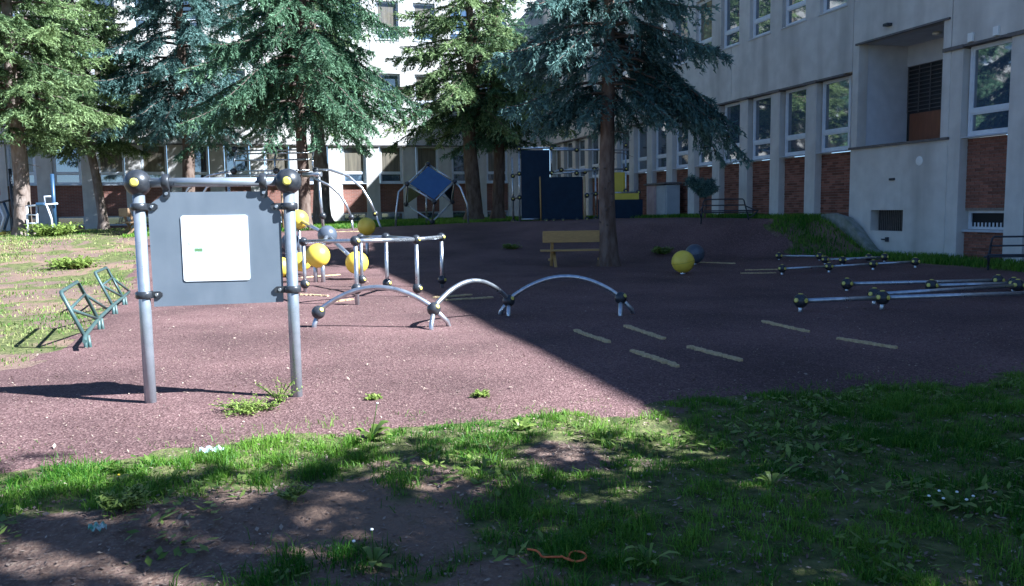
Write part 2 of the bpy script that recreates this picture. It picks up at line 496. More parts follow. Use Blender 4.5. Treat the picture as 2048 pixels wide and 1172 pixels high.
# ------------------------------------------------------------ school wings
ZO, ZS = 5.12, 3.05
SILLS = (7.02, 10.92)
WH = 2.06
def window_meshes(w, h, name):
    t = .07; tz = h * .27
    fr = MB()
    fr.box((-w/2, 0, 0), (w/2, .07, t)); fr.box((-w/2, 0, h - t), (w/2, .07, h))
    fr.box((-w/2, .001, t), (-w/2 + t, .07, h - t)); fr.box((w/2 - t, .001, t), (w/2, .07, h - t))
    fr.box((-w/2 + t, .002, tz - .045), (w/2 - t, .07, tz + .045))
    fr = fr.mesh(name + '_frame')
    sash = MB()                                     # the opening sash: a thinner inner rim
    for z0, z1 in ((t, tz - .045), (tz + .045, h - t)):
        a, b = -w/2 + t, w/2 - t
        sash.box((a, .018, z0), (b, .06, z0 + .035)); sash.box((a, .018, z1 - .035), (b, .06, z1))
        sash.box((a, .019, z0 + .035), (a + .035, .06, z1 - .035)); sash.box((b - .035, .019, z0 + .035), (b, .06, z1 - .035))
    sash = sash.mesh(name + '_sash')
    up = MB().box((-w/2 + t, .045, tz + .045), (w/2 - t, .055, h - t))
    lo = MB().box((-w/2 + t, .045, t), (w/2 - t, .055, tz - .045))
    sl = MB().prism([(0, 0), (-.16, -.03), (-.16, -.05), (0, -.05)], (-w/2 - .05, 0, 0), (0, 1, 0), (0, 0, 1), (w + .1, 0, 0)).mesh(name + '_sill')
    return dict(frame=fr, sash=sash, up=[up.mesh(name + '_up%d' % i) for i in range(2)], lo=[lo.mesh(name + '_lo%d' % i) for i in range(2)], sill=sl)

def put_window(ws, parent, x, y, z, blind=0, sill=True):
    w = link('window', ws['frame'], M_FRAME, parent, (x, y, z))
    link('sash', ws['sash'], M_FRAME, w)
    link('pane', ws['up'][blind], (M_GLASS, M_BLIND)[blind], w)
    link('pane', ws['lo'][0], M_GLASS, w)
    if sill: link('sill', ws['sill'], M_SILL, w)
    return w

def brick_wall_mat():
    m = bpy.data.materials.new('far_brickwork'); m.use_nodes = True
    N = m.node_tree.nodes; L = m.node_tree.links; b = N['Principled BSDF']; b.inputs['Roughness'].default_value = .9
    tc = N.new('ShaderNodeTexCoord'); mp = N.new('ShaderNodeMapping'); mp.inputs['Rotation'].default_value = (R(90), 0, 0)
    L.new(tc.outputs['Object'], mp.inputs[0])
    br = N.new('ShaderNodeTexBrick')
    br.inputs['Color1'].default_value = (.27, .11, .075, 1); br.inputs['Color2'].default_value = (.2, .08, .055, 1)
    br.inputs['Mortar'].default_value = (.26, .2, .17, 1)
    br.inputs['Scale'].default_value = 1.0; br.inputs['Mortar Size'].default_value = .008
    br.inputs['Brick Width'].default_value = .26; br.inputs['Row Height'].default_value = .077
    L.new(mp.outputs[0], br.inputs['Vector'])
    nz = N.new('ShaderNodeTexNoise'); nz.inputs['Scale'].default_value = .8; nz.inputs['Detail'].default_value = 6
    L.new(tc.outputs['Object'], nz.inputs['Vector'])
    mr = N.new('ShaderNodeMapRange'); mr.inputs[1].default_value = .3; mr.inputs[2].default_value = .7; mr.inputs[3].default_value = .75; mr.inputs[4].default_value = 1.2
    L.new(nz.outputs['Fac'], mr.inputs[0])
    hs = N.new('ShaderNodeHueSaturation'); L.new(br.outputs['Color'], hs.inputs['Color']); L.new(mr.outputs[0], hs.inputs['Value'])
    L.new(hs.outputs[0], b.inputs['Base Color'])
    bp = N.new('ShaderNodeBump'); bp.inputs['Strength'].default_value = .4; bp.inputs['Distance'].default_value = .01; bp.invert = True
    L.new(br.outputs['Fac'], bp.inputs['Height']); L.new(bp.outputs[0], b.inputs['Normal'])
    return m
M_FARBRICK = brick_wall_mat()

def bands(wing, x0, x1, z0, z1, joints, skip=None):
    """a storey-high band of rendered wall panels with open joints"""
    js = sorted([x0] + [j for j in joints if x0 < j < x1] + [x1])
    for a, b in zip(js[:-1], js[1:]):
        if skip and skip(a, b): continue
        link('wall_panel', MB().box((a + .012, 0, z0), (b - .012, .3, z1)).mesh('wall_panel'), M_CONC, wing)

def upper_storeys(wing, bays, x0, x1, ww, ws, joints, top, blindf, wpanes=True):
    """bays: centres of the window axes"""
    zs = [ZO + .03] + [s for s in SILLS]
    tops = [SILLS[0], SILLS[1], None]
    levels = list(SILLS)
    bands(wing, x0, x1, ZO + .03, SILLS[0], joints)
    bands(wing, x0, x1, SILLS[0] + WH, SILLS[1], joints)
    bands(wing, x0, x1, SILLS[1] + WH, top, joints)
    edges = [x0]
    for c in sorted(bays): edges += [c - ww/2, c + ww/2]
    edges.append(x1)
    for z in levels:
        for a, b in zip(edges[0::2], edges[1::2]):
            js = [a] + [j for j in joints if a + .05 < j < b - .05] + [b]
            for p, q in zip(js[:-1], js[1:]):
                e0 = .012 if p != a else 0; e1 = .012 if q != b else 0
                link('wall_pier', MB().box((p + e0, 0, z), (q - e1, .3, z + WH)).mesh('wall_pier'), M_CONC, wing)
        for c in bays:
            put_window(ws, wing, c, .13, z, blindf())
    link('wall_core', MB().box((x0, .302, ZO + .03), (x1, .6, top - .02)).mesh('wall_core'), M_LEDGE, wing)
    cp = MB().box((x0, -.06, top), (x1, .5, top + .07))
    link('roof_edge', cp.mesh('roof_edge'), M_LEDGE, wing)

# ---- right wing: local x runs along -Y, local y points into the building
RW = thing('school_wing', (15.6, 0, 0), 'shaded grey rendered school wing with brick infill and open porch on the right', 'building', rz=R(-90))
rp_left = [21.8 + 1.85 * k for k in range(14)]           # pilasters beyond the porch (Y)
rp_right = [16.36 - 1.82 * k for k in range(22)]         # pilasters on the near side
ws_r = window_meshes(1.2, WH, 'window_r')
ws_g = window_meshes(1.25, WH, 'window_g')
jr = [-46.9, -38.9, -32.6, -26.3, -19.95, -16.45, -10.1, -3.9, 2.3, 8.5, 14.7]
bays_l = [(a + b) / 2 for a, b in zip(rp_left[:-1], rp_left[1:])] + [20.87]
bays_r = [(a + b) / 2 for a, b in zip(rp_right[:-1], rp_right[1:])]
upper_storeys(RW, [-b for b in bays_l] + [-b for b in bays_r], -47.198, 22.0, 1.2, ws_r, jr, 13.72, lambda: 1 if random.random() < .12 else 0)
# that call also filled the wall over the porch; the porch opening rises into it, so the lintel panel there is replaced below
for o in list(RW.children):
    if o.name.startswith('wall_panel'):
        bb = [v.co for v in o.data.vertices]
        a, b = min(v.x for v in bb), max(v.x for v in bb); z = min(v.z for v in bb)
        if a > -20.0 and b < -16.4 and z < 5.3:
            bpy.data.objects.remove(o, do_unlink=True)
link('wall_panel', MB().box((-19.94, 0, 5.84), (-16.46, .3, 7.02)).mesh('wall_panel'), M_CONC, RW)
for o in list(RW.children):
    if o.name.startswith('wall_core'):
        bpy.data.objects.remove(o, do_unlink=True)
link('wall_core', MB().box((-47.1, .302, 5.15), (-19.75, .6, 13.6)).box((-16.65, .302, 5.15), (22, .6, 13.6)).box((-19.749, .302, 5.86), (-16.651, .6, 13.6)).mesh('wall_core'), M_LEDGE, RW)
# window above the porch
put_window(window_meshes(2.4, WH, 'window_s'), RW, -18.2, .13, 7.02)
for o in list(RW.children):                                # its opening in the pier
    if o.name.startswith('wall_pier'):
        bb = [v.co for v in o.data.vertices]
        a, b = min(v.x for v in bb), max(v.x for v in bb); z = min(v.z for v in bb)
        if a > -20.0 and b < -16.4 and z < 8:
            bpy.data.objects.remove(o, do_unlink=True)
for a, b in ((-19.938, -19.4), (-17.0, -16.462)):
    link('wall_pier', MB().box((a, 0, 7.02), (b, .3, 7.02 + WH)).mesh('wall_pier'), M_CONC, RW)

PW = .5
pil = MB().cbox((-PW/2, .02, -1.2), (PW/2, .6, ZO), .012).mesh('pilaster')
capm = MB().box((-PW/2 - .05, -.06, ZO - .055), (PW/2 + .05, .3, ZO + .028)).mesh('pilaster_cap')
for y in rp_left + rp_right:
    p = link('pilaster', pil, M_CONC, RW, (-y, 0, 0))
    link('pilaster_cap', capm, M_LEDGE, p)
def ledge(a, b):
    link('ledge', MB().box((-b + PW/2 + .052, -.035, ZO - .03), (-a - PW/2 - .052, .3, ZO + .026)).mesh('ledge'), M_LEDGE, RW)
# infill of each bay: mortar bed, bricks, window
BL, BH, BJ = .245, .066, .011
brick_me = [MB().cbox((-BL/2, 0, 0), (BL/2, .05, BH), .004).mesh('brick%d' % i) for i in range(1)]
half_me = MB().cbox((-BL/4 + .003, 0, 0), (BL/4 - .003, .05, BH), .004).mesh('brick_half')
brun = MB()
def bay(y0, y1, zb, singles=False, basement=None, full=False):
    """bay between pilaster centres y0<y1 (Y), bricks from zb up to the sill"""
    a, b = -y1 + PW/2, -y0 - PW/2
    top = ZO - .03 if full else ZS - .06
    mo = MB()
    zz = [(zb, top)] if not basement else [(zb, basement[0]), (basement[1], top)]
    for p, q in zz: mo.box((a, .265, p), (b, .6, q))
    link('mortar_bed', mo.mesh('mortar_bed'), M_MORTAR, RW)
    row = 0; z = zb + .01
    while z + BH < top:
        if not (basement and z + BH > basement[0] and z < basement[1]):
            x = a + BJ/2 - (BL/2 if row % 2 else 0)
            while x < b - .01:
                l, r = max(x, a + .004), min(x + BL, b - .004)
                if r - l > .05:
                    j = random.uniform(-.004, .004)
                    if singles and r - l > BL * .9:
                        link('brick', brick_me[0], M_BRICK, RW, ((l + r)/2, .25 + j, z))
                    elif singles:
                        link('brick', MB().box((0, 0, 0), (r - l, .05, BH)).mesh('brick_cut'), M_BRICK, RW, (l, .25 + j, z))
                    else:
                        brun.box((l, .25 + j, z), (r, .30, z + BH), tint=random.random())
                x += BL + BJ
        z += BH + BJ; row += 1
    if basement:
        b0, b1 = basement
        w = link('basement_window', MB().box((a, .36, b0), (b, .42, b0 + .06)).box((a, .36, b1 - .06), (b, .42, b1)).box((a, .361, b0 + .06), (a + .08, .42, b1 - .06)).box((b - .08, .361, b0 + .06), (b, .42, b1 - .06)).mesh('basement_window'), M_FRAME, RW)
        link('pane', MB().box((a + .05, .4, b0 + .05), (b - .05, .41, b1 - .05)).mesh('pane'), M_CELLAR, w)
        g = MB()
        x = a + .1
        while x < b - .08:
            g.box((x, .33, b0 + .061), (x + .035, .35, b0 + .16)); x += .105
        link('guard', g.mesh('guard'), M_FRAME, w)
        link('sill', MB().box((a + .002, .17, b0 - .06), (b - .002, .36, b0 - .005)).mesh('sill'), M_SILL, w)
    if not full:
        put_window(ws_g, RW, (a + b)/2, .2, ZS, 1 if random.random() < .15 else 0)
        sd = MB()
        if b - a > 1.26:
            sd.box((a, .25, ZS - .06), (a + (b - a - 1.25)/2, .5, ZO - .03)); sd.box((b - (b - a - 1.25)/2, .25, ZS - .06), (b, .5, ZO - .03))
            link('jamb', sd.mesh('jamb'), M_CONC, RW)
    ledge(y0, y1)
rp_all = sorted(rp_right)
for i, (y0, y1) in enumerate(zip(rp_all[:-1], rp_all[1:])):
    near = y1 > 12.6
    bay(y0, y1, -.1 if near else .1, singles=y1 > 14.3, basement=(.87, 1.31))
for y0, y1 in zip(rp_left[:-1], rp_left[1:]):
    bay(y0, y1, .8)
bay(20.2 - PW/2, 21.8, .8)
# bricks at the near edge of the picture stay single, the far ones are joined
o = link('brickwork', brun.mesh('brickwork'), M_BRICKS, RW); o['kind'] = 'stuff'

# porch block
link('porch_base', MB().box((-19.94, 0, -.6), (-19.05, .5, ZS)).box((-17.85, 0, -.6), (-16.46, .5, ZS)).box((-19.05, 0, -.6), (-17.85, .5, .78)).box((-19.05, 0, 1.33), (-17.85, .5, ZS)).mesh('porch_base'), M_CONC, RW)
for a, b in ((-19.94, -19.7), (-16.7, -16.46)):
    link('porch_jamb', MB().box((a, 0, ZS), (b, .3, 5.84)).mesh('porch_jamb'), M_CONC, RW)
link('porch_side_wall', MB().box((-19.9, .3, ZS), (-19.72, 1.8, 5.9)).mesh('porch_side_wall'), M_CONC2, RW)
link('porch_side_wall', MB().box((-16.68, .3, ZS), (-16.5, 1.8, 5.9)).mesh('porch_side_wall'), M_CONC2, RW)
link('porch_ceiling', MB().box((-19.72, .301, 5.842), (-16.68, 1.8, 6.0)).mesh('porch_ceiling'), M_CONC2, RW)
fl = link('porch_floor', MB().box((-19.72, .501, 2.9), (-16.68, 1.8, ZS)).mesh('porch_floor'), M_CONC2, RW)
link('porch_edge', MB().box((-19.97, -.06, ZS - .05), (-16.43, .31, ZS + .012)).mesh('porch_edge'), M_LEDGE, RW)
link('porch_edge', MB().box((-19.8, -.05, 5.81), (-16.5, .02, 5.86)).mesh('porch_edge'), M_LEDGE, RW)
link('porch_back_wall', MB().box((-19.72, 1.62, 5.28), (-16.68, 1.8, 5.842)).mesh('porch_back_wall'), M_CONC2, RW)
dr = link('door', MB().box((-19.71, 1.66, ZS + .02), (-16.7, 1.72, 5.28)).mesh('door'), M_DARKGL, RW)
link('door_panel', MB().cbox((-19.55, 1.60, ZS + .02), (-18.2, 1.659, ZS + .92), .01).mesh('door_panel'), M_DOOR, dr)
gr = MB()
for k in range(12): gr.box((-19.7, 1.63, ZS + 1.0 + k * .11), (-16.7, 1.655, ZS + 1.02 + k * .11))
for k in range(8): gr.box((-19.68 + k * .41, 1.615, ZS + .95), (-19.65 + k * .41, 1.63, 5.27))
link('door_grille', gr.mesh('door_grille'), M_LEDGE, dr)
lamp = MB(); lamp.sphere((-17.9, .9, 5.80), .11, 16, 10, (1, 1, .5))
link('ceiling_lamp', lamp.mesh('ceiling_lamp'), M_LAMP, RW)
link('spotlight', MB().cbox((-18.62, -.16, 6.07), (-18.44, .0, 6.14), .01).mesh('spotlight'), M_DKSTEEL, RW)
for x in (-15.85, -15.15):
    link('alarm_box', MB().cbox((x - .07, -.07, 5.16), (x + .07, 0, 5.36), .01).mesh('alarm_box'), M_LAMP, RW)
link('wall_socket', MB().cbox((-18.35, -.05, 2.1), (-18.17, .0, 2.16), .008).mesh('wall_socket'), M_DKSTEEL, RW)
link('wall_tap', MB().cbox((-18.4, -.07, .5), (-18.32, .0, .62), .01).tube([(-18.36, -.06, .56), (-18.5, -.09, .56)], .02, 8).mesh('wall_tap'), M_DKSTEEL, RW)
sp = MB(); sp.sphere((-17.35, -.0, 2.55), .12, 18, 8, (1, .12, 1))  # flattened white blob, a sun glint painted onto the wall as a shape
link('painted_glint', sp.mesh('painted_glint'), M_LAMP, RW)
cg = link('cellar_grille', MB().box((-19.05, .28, .78), (-17.85, .32, 1.33)).mesh('cellar_grille'), M_DARKGL, RW)
gg = MB()
for k in range(17): gg.box((-19.02 + k * .07, .24, .78), (-19.0 + k * .07, .26, 1.33))
link('bar', gg.mesh('bar'), M_LEDGE, cg)
# concrete kerb running down the bank beside the porch base
kb = MB()
for w0, w1, dz in ((-.34, -.2, .05), (-.2, -.02, .0)):
    prof = [(-20.7, 1.18), (-20.15, 1.2), (-19.75, 1.12), (-19.35, .86), (-19.0, .55), (-18.7, .3), (-18.35, .17), (-18.3, -.3), (-20.7, -.3)]
    kb.prism([(p[0], p[1] + dz) for p in prof], (0, w0, 0), (1, 0, 0), (0, 0, 1), (0, w1 - w0 - .002, 0))
link('bank_kerb', kb.mesh('bank_kerb'), M_KERB, RW)
link('roof_slab', MB().box((-47.1, .6, 13.4), (22, 12, 13.6)).mesh('roof_slab'), M_LEDGE, RW)
link('end_wall', MB().box((21.7, .3, -.5), (22, 12, 13.4)).mesh('end_wall'), M_CONC, RW)

# ---- back wing, facing the camera
BW = thing('school_wing', (0, 47.2, 0), 'sunlit school wing with brick infill closing off the yard behind the spruces', 'building')
bx = [3.5 + 2.06 * k for k in range(-14, 6)]
ws_b = window_meshes(1.24, WH, 'window_b')
bays_b = [(a + b) / 2 for a, b in zip(bx[:-1], bx[1:])]
jb = [bx[i] for i in range(0, len(bx), 3)]
upper_storeys(BW, bays_b, bx[0] - .4, 16.2, 1.24, ws_b, jb, 14.6, lambda: 1 if random.random() < .45 else 0)
PB = .74
pilb = MB().cbox((-PB/2, .02, -.5), (PB/2, .5, ZO), .012).mesh('pilaster_b')
capb = MB().box((-PB/2 - .05, -.06, ZO - .055), (PB/2 + .05, .3, ZO + .028)).mesh('pilaster_cap_b')
for x in bx:
    p = link('pilaster', pilb, M_CONC, BW, (x, 0, 0))
    link('pilaster_cap', capb, M_LEDGE, p)
for i, (x0, x1) in enumerate(zip(bx[:-1], bx[1:])):
    a, b = x0 + PB/2, x1 - PB/2
    wide = x1 < -12.0 and x1 > -14.2
    link('ledge', MB().box((a + .052, -.035, ZO - .03), (b - .052, .3, ZO + .026)).mesh('ledge'), M_LEDGE, BW)
    if wide:
        link('brick_infill', MB().box((a, .2, 0), (b, .5, ZO - .03)).mesh('brick_infill'), M_FARBRICK, BW); continue
    link('brick_infill', MB().box((a, .2, 1.42), (b, .5, ZS - .05)).box((a, .2, 0), (b, .5, .92)).mesh('brick_infill'), M_FARBRICK, BW)
    put_window(ws_b, BW, (a + b)/2, .16, ZS, 1 if random.random() < .65 else 0)
    w = link('basement_window', MB().box((a, .26, .92), (b, .3, 1.0)).box((a, .26, 1.34), (b, .3, 1.42)).box((a, .261, 1.0), (a + .08, .3, 1.34)).box((b - .08, .261, 1.0), (b, .3, 1.34)).mesh('basement_window'), M_SILL, BW)
    link('pane', MB().box((a + .05, .285, .97), (b - .05, .295, 1.37)).mesh('pane'), M_GLASS, w)
link('wall_core', MB().box((bx[-1] + PB/2, .02, -.5), (15.57, .5, ZO - .03)).mesh('wall_core'), M_CONC, BW)
link('roof_slab', MB().box((bx[0], .6, 14.2), (15.5, 12, 14.4)).mesh('roof_slab'), M_LEDGE, BW)

# ------------------------------------------------------------ playground equipment
CR = Vector((math.cos(YAW), -math.sin(YAW), 0))          # to the right as one stands at the lawn's edge
CT = Vector((-math.sin(YAW), -math.cos(YAW), 0))         # towards the lawn
UP = Vector((0, 0, 1))
def frame(o, a=0.0):
    c, s = math.cos(a), math.sin(a)
    ex = CR * c + CT * s; ew = CT * c - CR * s
    o = Vector(o)
    return lambda u, v, w=0.0: o + ex * u + UP * v + ew * w

def ball_joint(parent, c, r, caps=(), name='ball_joint', m=None):
    """black plastic coupling with yellow caps"""
    c = Vector(c)
    b = MB(); b.sphere(c, r, 22, 12)
    o = part(name, b, m or M_BLACK, parent)
    for d in caps:
        d = Vector(d).normalized()
        k = MB(); k.tube([c + d * r * .93, c + d * r * 1.03, c + d * r * 1.06], [r * .33, r * .33, r * .2], 14)
        q = link('cap', k.mesh('cap', world_loc(parent)), M_CAP, o)
    return o

def tube(parent, pts, r, m=None, n=12, name='tube'):
    return part(name, MB().tube(pts, r, n), m or M_STEEL, parent)

def arc(p, q, h, n=18, leg=0.0):
    """points of an arch between p and q rising h above the line between them"""
    p, q = Vector(p), Vector(q)
    return [p.lerp(q, i / n) + UP * h * math.sin(math.pi * i / n) ** .8 for i in range(n + 1)]

# ---- notice frame in front
zl, zr = gz1(-.98, 7.02), gz1(.14, 6.86)
NB = thing('notice_frame', (-.42, 6.94, 0), 'grey tube frame with black ball corners holding a grey board with white sheet', 'notice board')
PL, PR = Vector((-.98, 7.02, 0)), Vector((.14, 6.86, 0))
ex = (PR - PL).normalized(); en = Vector((ex.y, -ex.x, 0))            # towards the viewer
if en.y > 0: en = -en
BT = 1.74
for p in (PL, PR):
    tube(NB, [p + UP * -.3, p + UP * (BT - .05)], .045, M_POST, 20, 'post')
    ball_joint(NB, p + UP * BT, .102, (en,))
tube(NB, [PL + UP * BT + ex * .08, PR + UP * BT - ex * .08], .036, M_POST, 18, 'crossbar')
W_ = (PR - PL).length
bd = [(.07, .775), (W_ - .075, .785), (W_ - .07, 1.5), (W_ - .12, 1.58), (W_ - .2, 1.665), (.2, 1.665), (.13, 1.61), (.065, 1.56)]
B = MB().prism(bd, PL + en * .008, ex, UP, en * -.02)
part('board', B, M_BOARD, NB)
def clamp(c, along, to, t):
    """ring round a tube (axis along) with a flat tongue towards the board"""
    c, along, to = Vector(c), Vector(along), Vector(to)
    m = MB()
    m.tube([c - along * .028, c - along * .02, c + along * .02, c + along * .028], [.058, .066, .066, .058], 18)
    side = along.cross(to).normalized()
    o = c + to * .03
    m.prism([(0, -.026), (t, -.026), (t + .02, -.012), (t + .02, .012), (t, .026), (0, .026)], o + side * -.022, to, along, side * .044)
    k = part('clamp', m, M_BLACK, NB)
    s = MB(); f = en * .04
    s.tube([o + to * t * .75 + en * .02, o + to * t * .75 + en * .029], [.014, .012], 10)
    link('bolt', s.mesh('bolt', world_loc(NB)), M_STEEL, k)
for z in (1.555, .87):
    clamp(PL + UP * z, UP, ex, .09)
for z in (1.545, .885):
    clamp(PR + UP * z, UP, -ex, .09)
for u in (.21, W_ - .19):
    clamp(PL + UP * BT + ex * u, ex, -UP, .075)
# the white sheet: rounded corners, a few printed marks
def sheet_mat():
    m = bpy.data.materials.new('printed_sheet'); m.use_nodes = True
    N = m.node_tree.nodes; L = m.node_tree.links; b = N['Principled BSDF']
    b.inputs['Roughness'].default_value = .18; b.inputs['Coat Weight'].default_value = .6; b.inputs['Coat Roughness'].default_value = .08
    tc = N.new('ShaderNodeTexCoord'); sp = N.new('ShaderNodeSeparateXYZ'); L.new(tc.outputs['Generated'], sp.inputs[0])
    def rng(s, a, c, d, e):
        r = N.new('ShaderNodeMapRange'); r.interpolation_type = 'SMOOTHSTEP'
        for i, k in zip((1, 2, 3, 4), (a, c, d, e)): r.inputs[i].default_value = k
        L.new(s, r.inputs[0]); return r.outputs[0]
    def mul(a, c):
        x = N.new('ShaderNodeMath'); x.operation = 'MULTIPLY'; L.new(a, x.inputs[0]); L.new(c, x.inputs[1]); return x.outputs[0]
    X, Z = sp.outputs[0], sp.outputs[2]
    def boxm(x0, x1, z0, z1, e=.012):
        return mul(mul(rng(X, x0, x0 + e, 0, 1), rng(X, x1 - e, x1, 1, 0)), mul(rng(Z, z0, z0 + e, 0, 1), rng(Z, z1 - e, z1, 1, 0)))
    nz = N.new('ShaderNodeTexNoise'); nz.inputs['Scale'].default_value = 55; nz.inputs['Detail'].default_value = 3; L.new(tc.outputs['Generated'], nz.inputs['Vector'])
    n2 = N.new('ShaderNodeTexNoise'); n2.inputs['Scale'].default_value = 26; n2.inputs['Detail'].default_value = 4; L.new(tc.outputs['Generated'], n2.inputs['Vector'])
    head = mul(boxm(.15, .97, .945, .975), rng(nz.outputs['Fac'], .45, .5, 0, .7))
    blot = mul(boxm(.15, .33, .42, .53, .045), rng(n2.outputs['Fac'], .30, .44, 0, 1))
    dash = mul(boxm(.07, .13, .49, .60, .02), rng(n2.outputs['Fac'], .45, .52, 0, .9))
    def mix(f, a, c):
        x = N.new('ShaderNodeMix'); x.data_type = 'RGBA'; L.new(f, x.inputs[0])
        if isinstance(a, tuple): x.inputs[6].default_value = (*a, 1)
        else: L.new(a, x.inputs[6])
        x.inputs[7].default_value = (*c, 1); return x.outputs[2]
    c = mix(head, (.92, .93, .93), (.3, .62, .6)); c = mix(blot, c, (.12, .24, .1)); c = mix(dash, c, (.25, .32, .2))
    L.new(c, b.inputs['Base Color'])
    return m
sw, sh, cr = .505, .515, .02
poly = []
for (cx0, cy0, a0) in ((sw - cr, sh - cr, 0), (cr, sh - cr, 90), (cr, cr, 180), (sw - cr, cr, 270)):
    for k in range(5):
        a = R(a0 + 22.5 * k); poly.append((cx0 + cr * math.cos(a), cy0 + cr * math.sin(a)))
S = MB().prism(poly, PL + ex * .305 + UP * .968 + en * .0105, ex, UP, en * .004)
part('sheet', S, sheet_mat(), NB)

# ---- steel rack at the left edge of the rubber surface
RK = thing('bicycle_rack', (-2.2, 12.6, gz1(-2.2, 12.6)), 'dark green steel rack with two leaning hoops on a long rail beside the lawn', 'rack')
rail = [(-2.02, 9.95, .12), (-2.07, 10.24, .145), (-2.22, 11.84, .15), (-2.33, 13.54, .15), (-2.39, 14.81, .15), (-2.42, 15.6, .16)]
tube(RK, rail, .024, M_RACK, 10, 'rail')
for (a, b) in (((-2.07, 10.24), (-2.22, 11.84)), ((-2.33, 13.54), (-2.39, 14.81))):
    A, B_ = Vector((*a, 0)), Vector((*b, 0)); ln = Vector((-.23, .05, .5))
    ta, tb = A + UP * .14 + ln, B_ + UP * .14 + ln
    tube(RK, [A + UP * .13, ta - ln * .05, ta + (tb - ta) * .03, tb - (tb - ta) * .03, tb - ln * .05, B_ + UP * .13], .022, M_RACK, 10, 'hoop')
    ca, cb = A + UP * .14 + ln * .62, B_ + UP * .14 + ln * .66
    tube(RK, [ca, cb], .017, M_RACK, 8, 'crossbar')
    d = (B_ - A)
    tube(RK, [ca, A + d * .93 + UP * .16], .019, M_RACK, 8, 'brace')
    tube(RK, [cb, B_ + d * .72 + UP * .16], .019, M_RACK, 8, 'brace')
    for q in (A, B_):
        tube(RK, [q + UP * -.1, q + UP * .15], .022, M_RACK, 8, 'leg')
        tube(RK, [q + Vector((.05, .02, -.1)), q + Vector((.03, .01, .15))], .02, M_RACK, 8, 'leg')

# ---- wave of three arches
AR = thing('arch_run', (2.5, 10.7, 0), 'three low silver arches in a wave joined by black balls', 'climbing frame')
nodes = [Vector((.53, 10.90, .21)), Vector((1.93, 10.34, .25)), Vector((3.17, 11.23, .21)), Vector((4.64, 10.68, .24))]
feet = [[(.46, 10.90)], [(1.86, 10.20), (2.17, 10.47)], [(3.13, 11.10), (3.06, 11.36)], [(4.57, 10.53), (4.88, 10.75)]]
for i, h in enumerate((.30, .32, .32)):
    tube(AR, arc(nodes[i], nodes[i + 1], h, 22), .032, M_STEEL, 14, 'arch')
for p, ff in zip(nodes, feet):
    ball_joint(AR, p, .088, (Vector((.45, -.75, .45)),))
    for fx, fy in ff:
        q = Vector((fx, fy, -.08)); mid = p.lerp(q, .55) + (Vector((q.x, q.y, 0)) - Vector((p.x, p.y, 0))) * .25
        tube(AR, [p, mid, q], [.03, .031, .031], M_STEEL, 12, 'foot')

# ---- waist-high bars on posts
BR = thing('balance_bars', (1.8, 15.0, 0), 'waist-high silver bars on six posts with black ball joints and yellow caps', 'climbing frame')
bp = dict(a=(.55, 15.91, .95), b=(1.26, 13.35, 1.03), c=(1.66, 16.48, .98), d=(2.02, 15.46, 1.01), e=(2.37, 14.17, 1.0), f=(3.11, 15.71, .98))
cd = (Vector((.55, -.8, .05)),)
for k, (x, y, z) in bp.items():
    low = .27 if k == 'b' else .16
    p = Vector((x, y, 0))
    tube(BR, [p + UP * -.15, p + UP * z], .034, M_STEEL, 14, 'post')
    ball_joint(BR, p + UP * z, .083, cd)
    ball_joint(BR, p + UP * low, .088, cd)
for a, b in ('ab', 'be', 'ef', 'cd', 'de'):
    tube(BR, [bp[a], bp[b]], .036, M_STEEL, 14, 'bar')

# ---- climbing molecule of big balls
ML = thing('ball_climber', (.95, 18.6, 0), 'climbing frame of large yellow and charcoal balls joined by silver tubes', 'climbing frame')
mb = dict(p=(.65, 21.45, 1.31, .24, 1), q=(1.24, 19.93, .95, .225, 0), r=(.91, 18.05, .57, .255, 1), s=(.62, 19.59, .36, .22, 1),
          t=(1.75, 18.33, .38, .25, 1), u=(.43, 21.2, .76, .23, 0), v=(.16, 19.72, .24, .235, 1))
for k, (x, y, z, rr, yel) in mb.items():
    b = MB(); b.sphere((x, y, z), rr, 36, 22)
    part('ball', b, M_YBALL if yel else M_GBALL, ML)
for a, b in ('pq', 'qt', 'rs', 'su', 'up', 'sv', 'rq'):
    tube(ML, [Vector(mb[a][:3]), Vector(mb[b][:3])], .045, M_STEEL, 14)
for k, off in (('r', (-.06, .02)), ('r', (.09, -.05)), ('t', (0, 0)), ('p', (0, 0)), ('u', (0, .05))):
    x, y, z = mb[k][:3]
    tube(ML, [Vector((x + off[0], y + off[1], -.1)), Vector((x + off[0], y + off[1], z))], .045, M_STEEL, 14, 'post')
# single ball on a post further back
BP = thing('ball_post', (2.52, 23.31, gz1(2.52, 23.31)), 'dull yellow ball on a post in the shade behind the silver bars', 'ball')
b = MB(); b.sphere((2.52, 23.31, 1.07), .25, 36, 22); part('ball', b, M_YBALL, BP)
tube(BP, [(2.52, 23.31, -.1), (2.52, 23.31, 1.0)], .045, M_STEEL, 14, 'post')

# ---- two balls on short posts by the bank
for (x, y, rr, m, lab) in ((8.77, 16.73, .252, M_YBALL, 'bright yellow ball on a short stub in front of the dark ball'),
                           (10.45, 19.3, .25, M_GBALL, 'dark charcoal ball behind the bright yellow one')):
    z = gz1(x, y)
    t = thing('step_ball', (x, y, z), lab, 'ball', 'balls to step on')
    b = MB(); b.sphere((x, y, z + rr + .03), rr, 40, 24); bo = part('ball', b, m, t)
    sm = MB().tube([(x + rr * math.cos(a), y + rr * math.sin(a), z + rr + .03 + .05 * math.cos(a)) for a in [k * math.pi / 24 for k in range(49)]], .0045, 6, False)
    link('seam', sm.mesh('seam', world_loc(t)), M_SEAM if m is M_YBALL else M_BLACK, bo)
    tube(t, [(x, y, z - .1), (x, y, z + .1)], .06, M_STEEL, 14, 'stub')

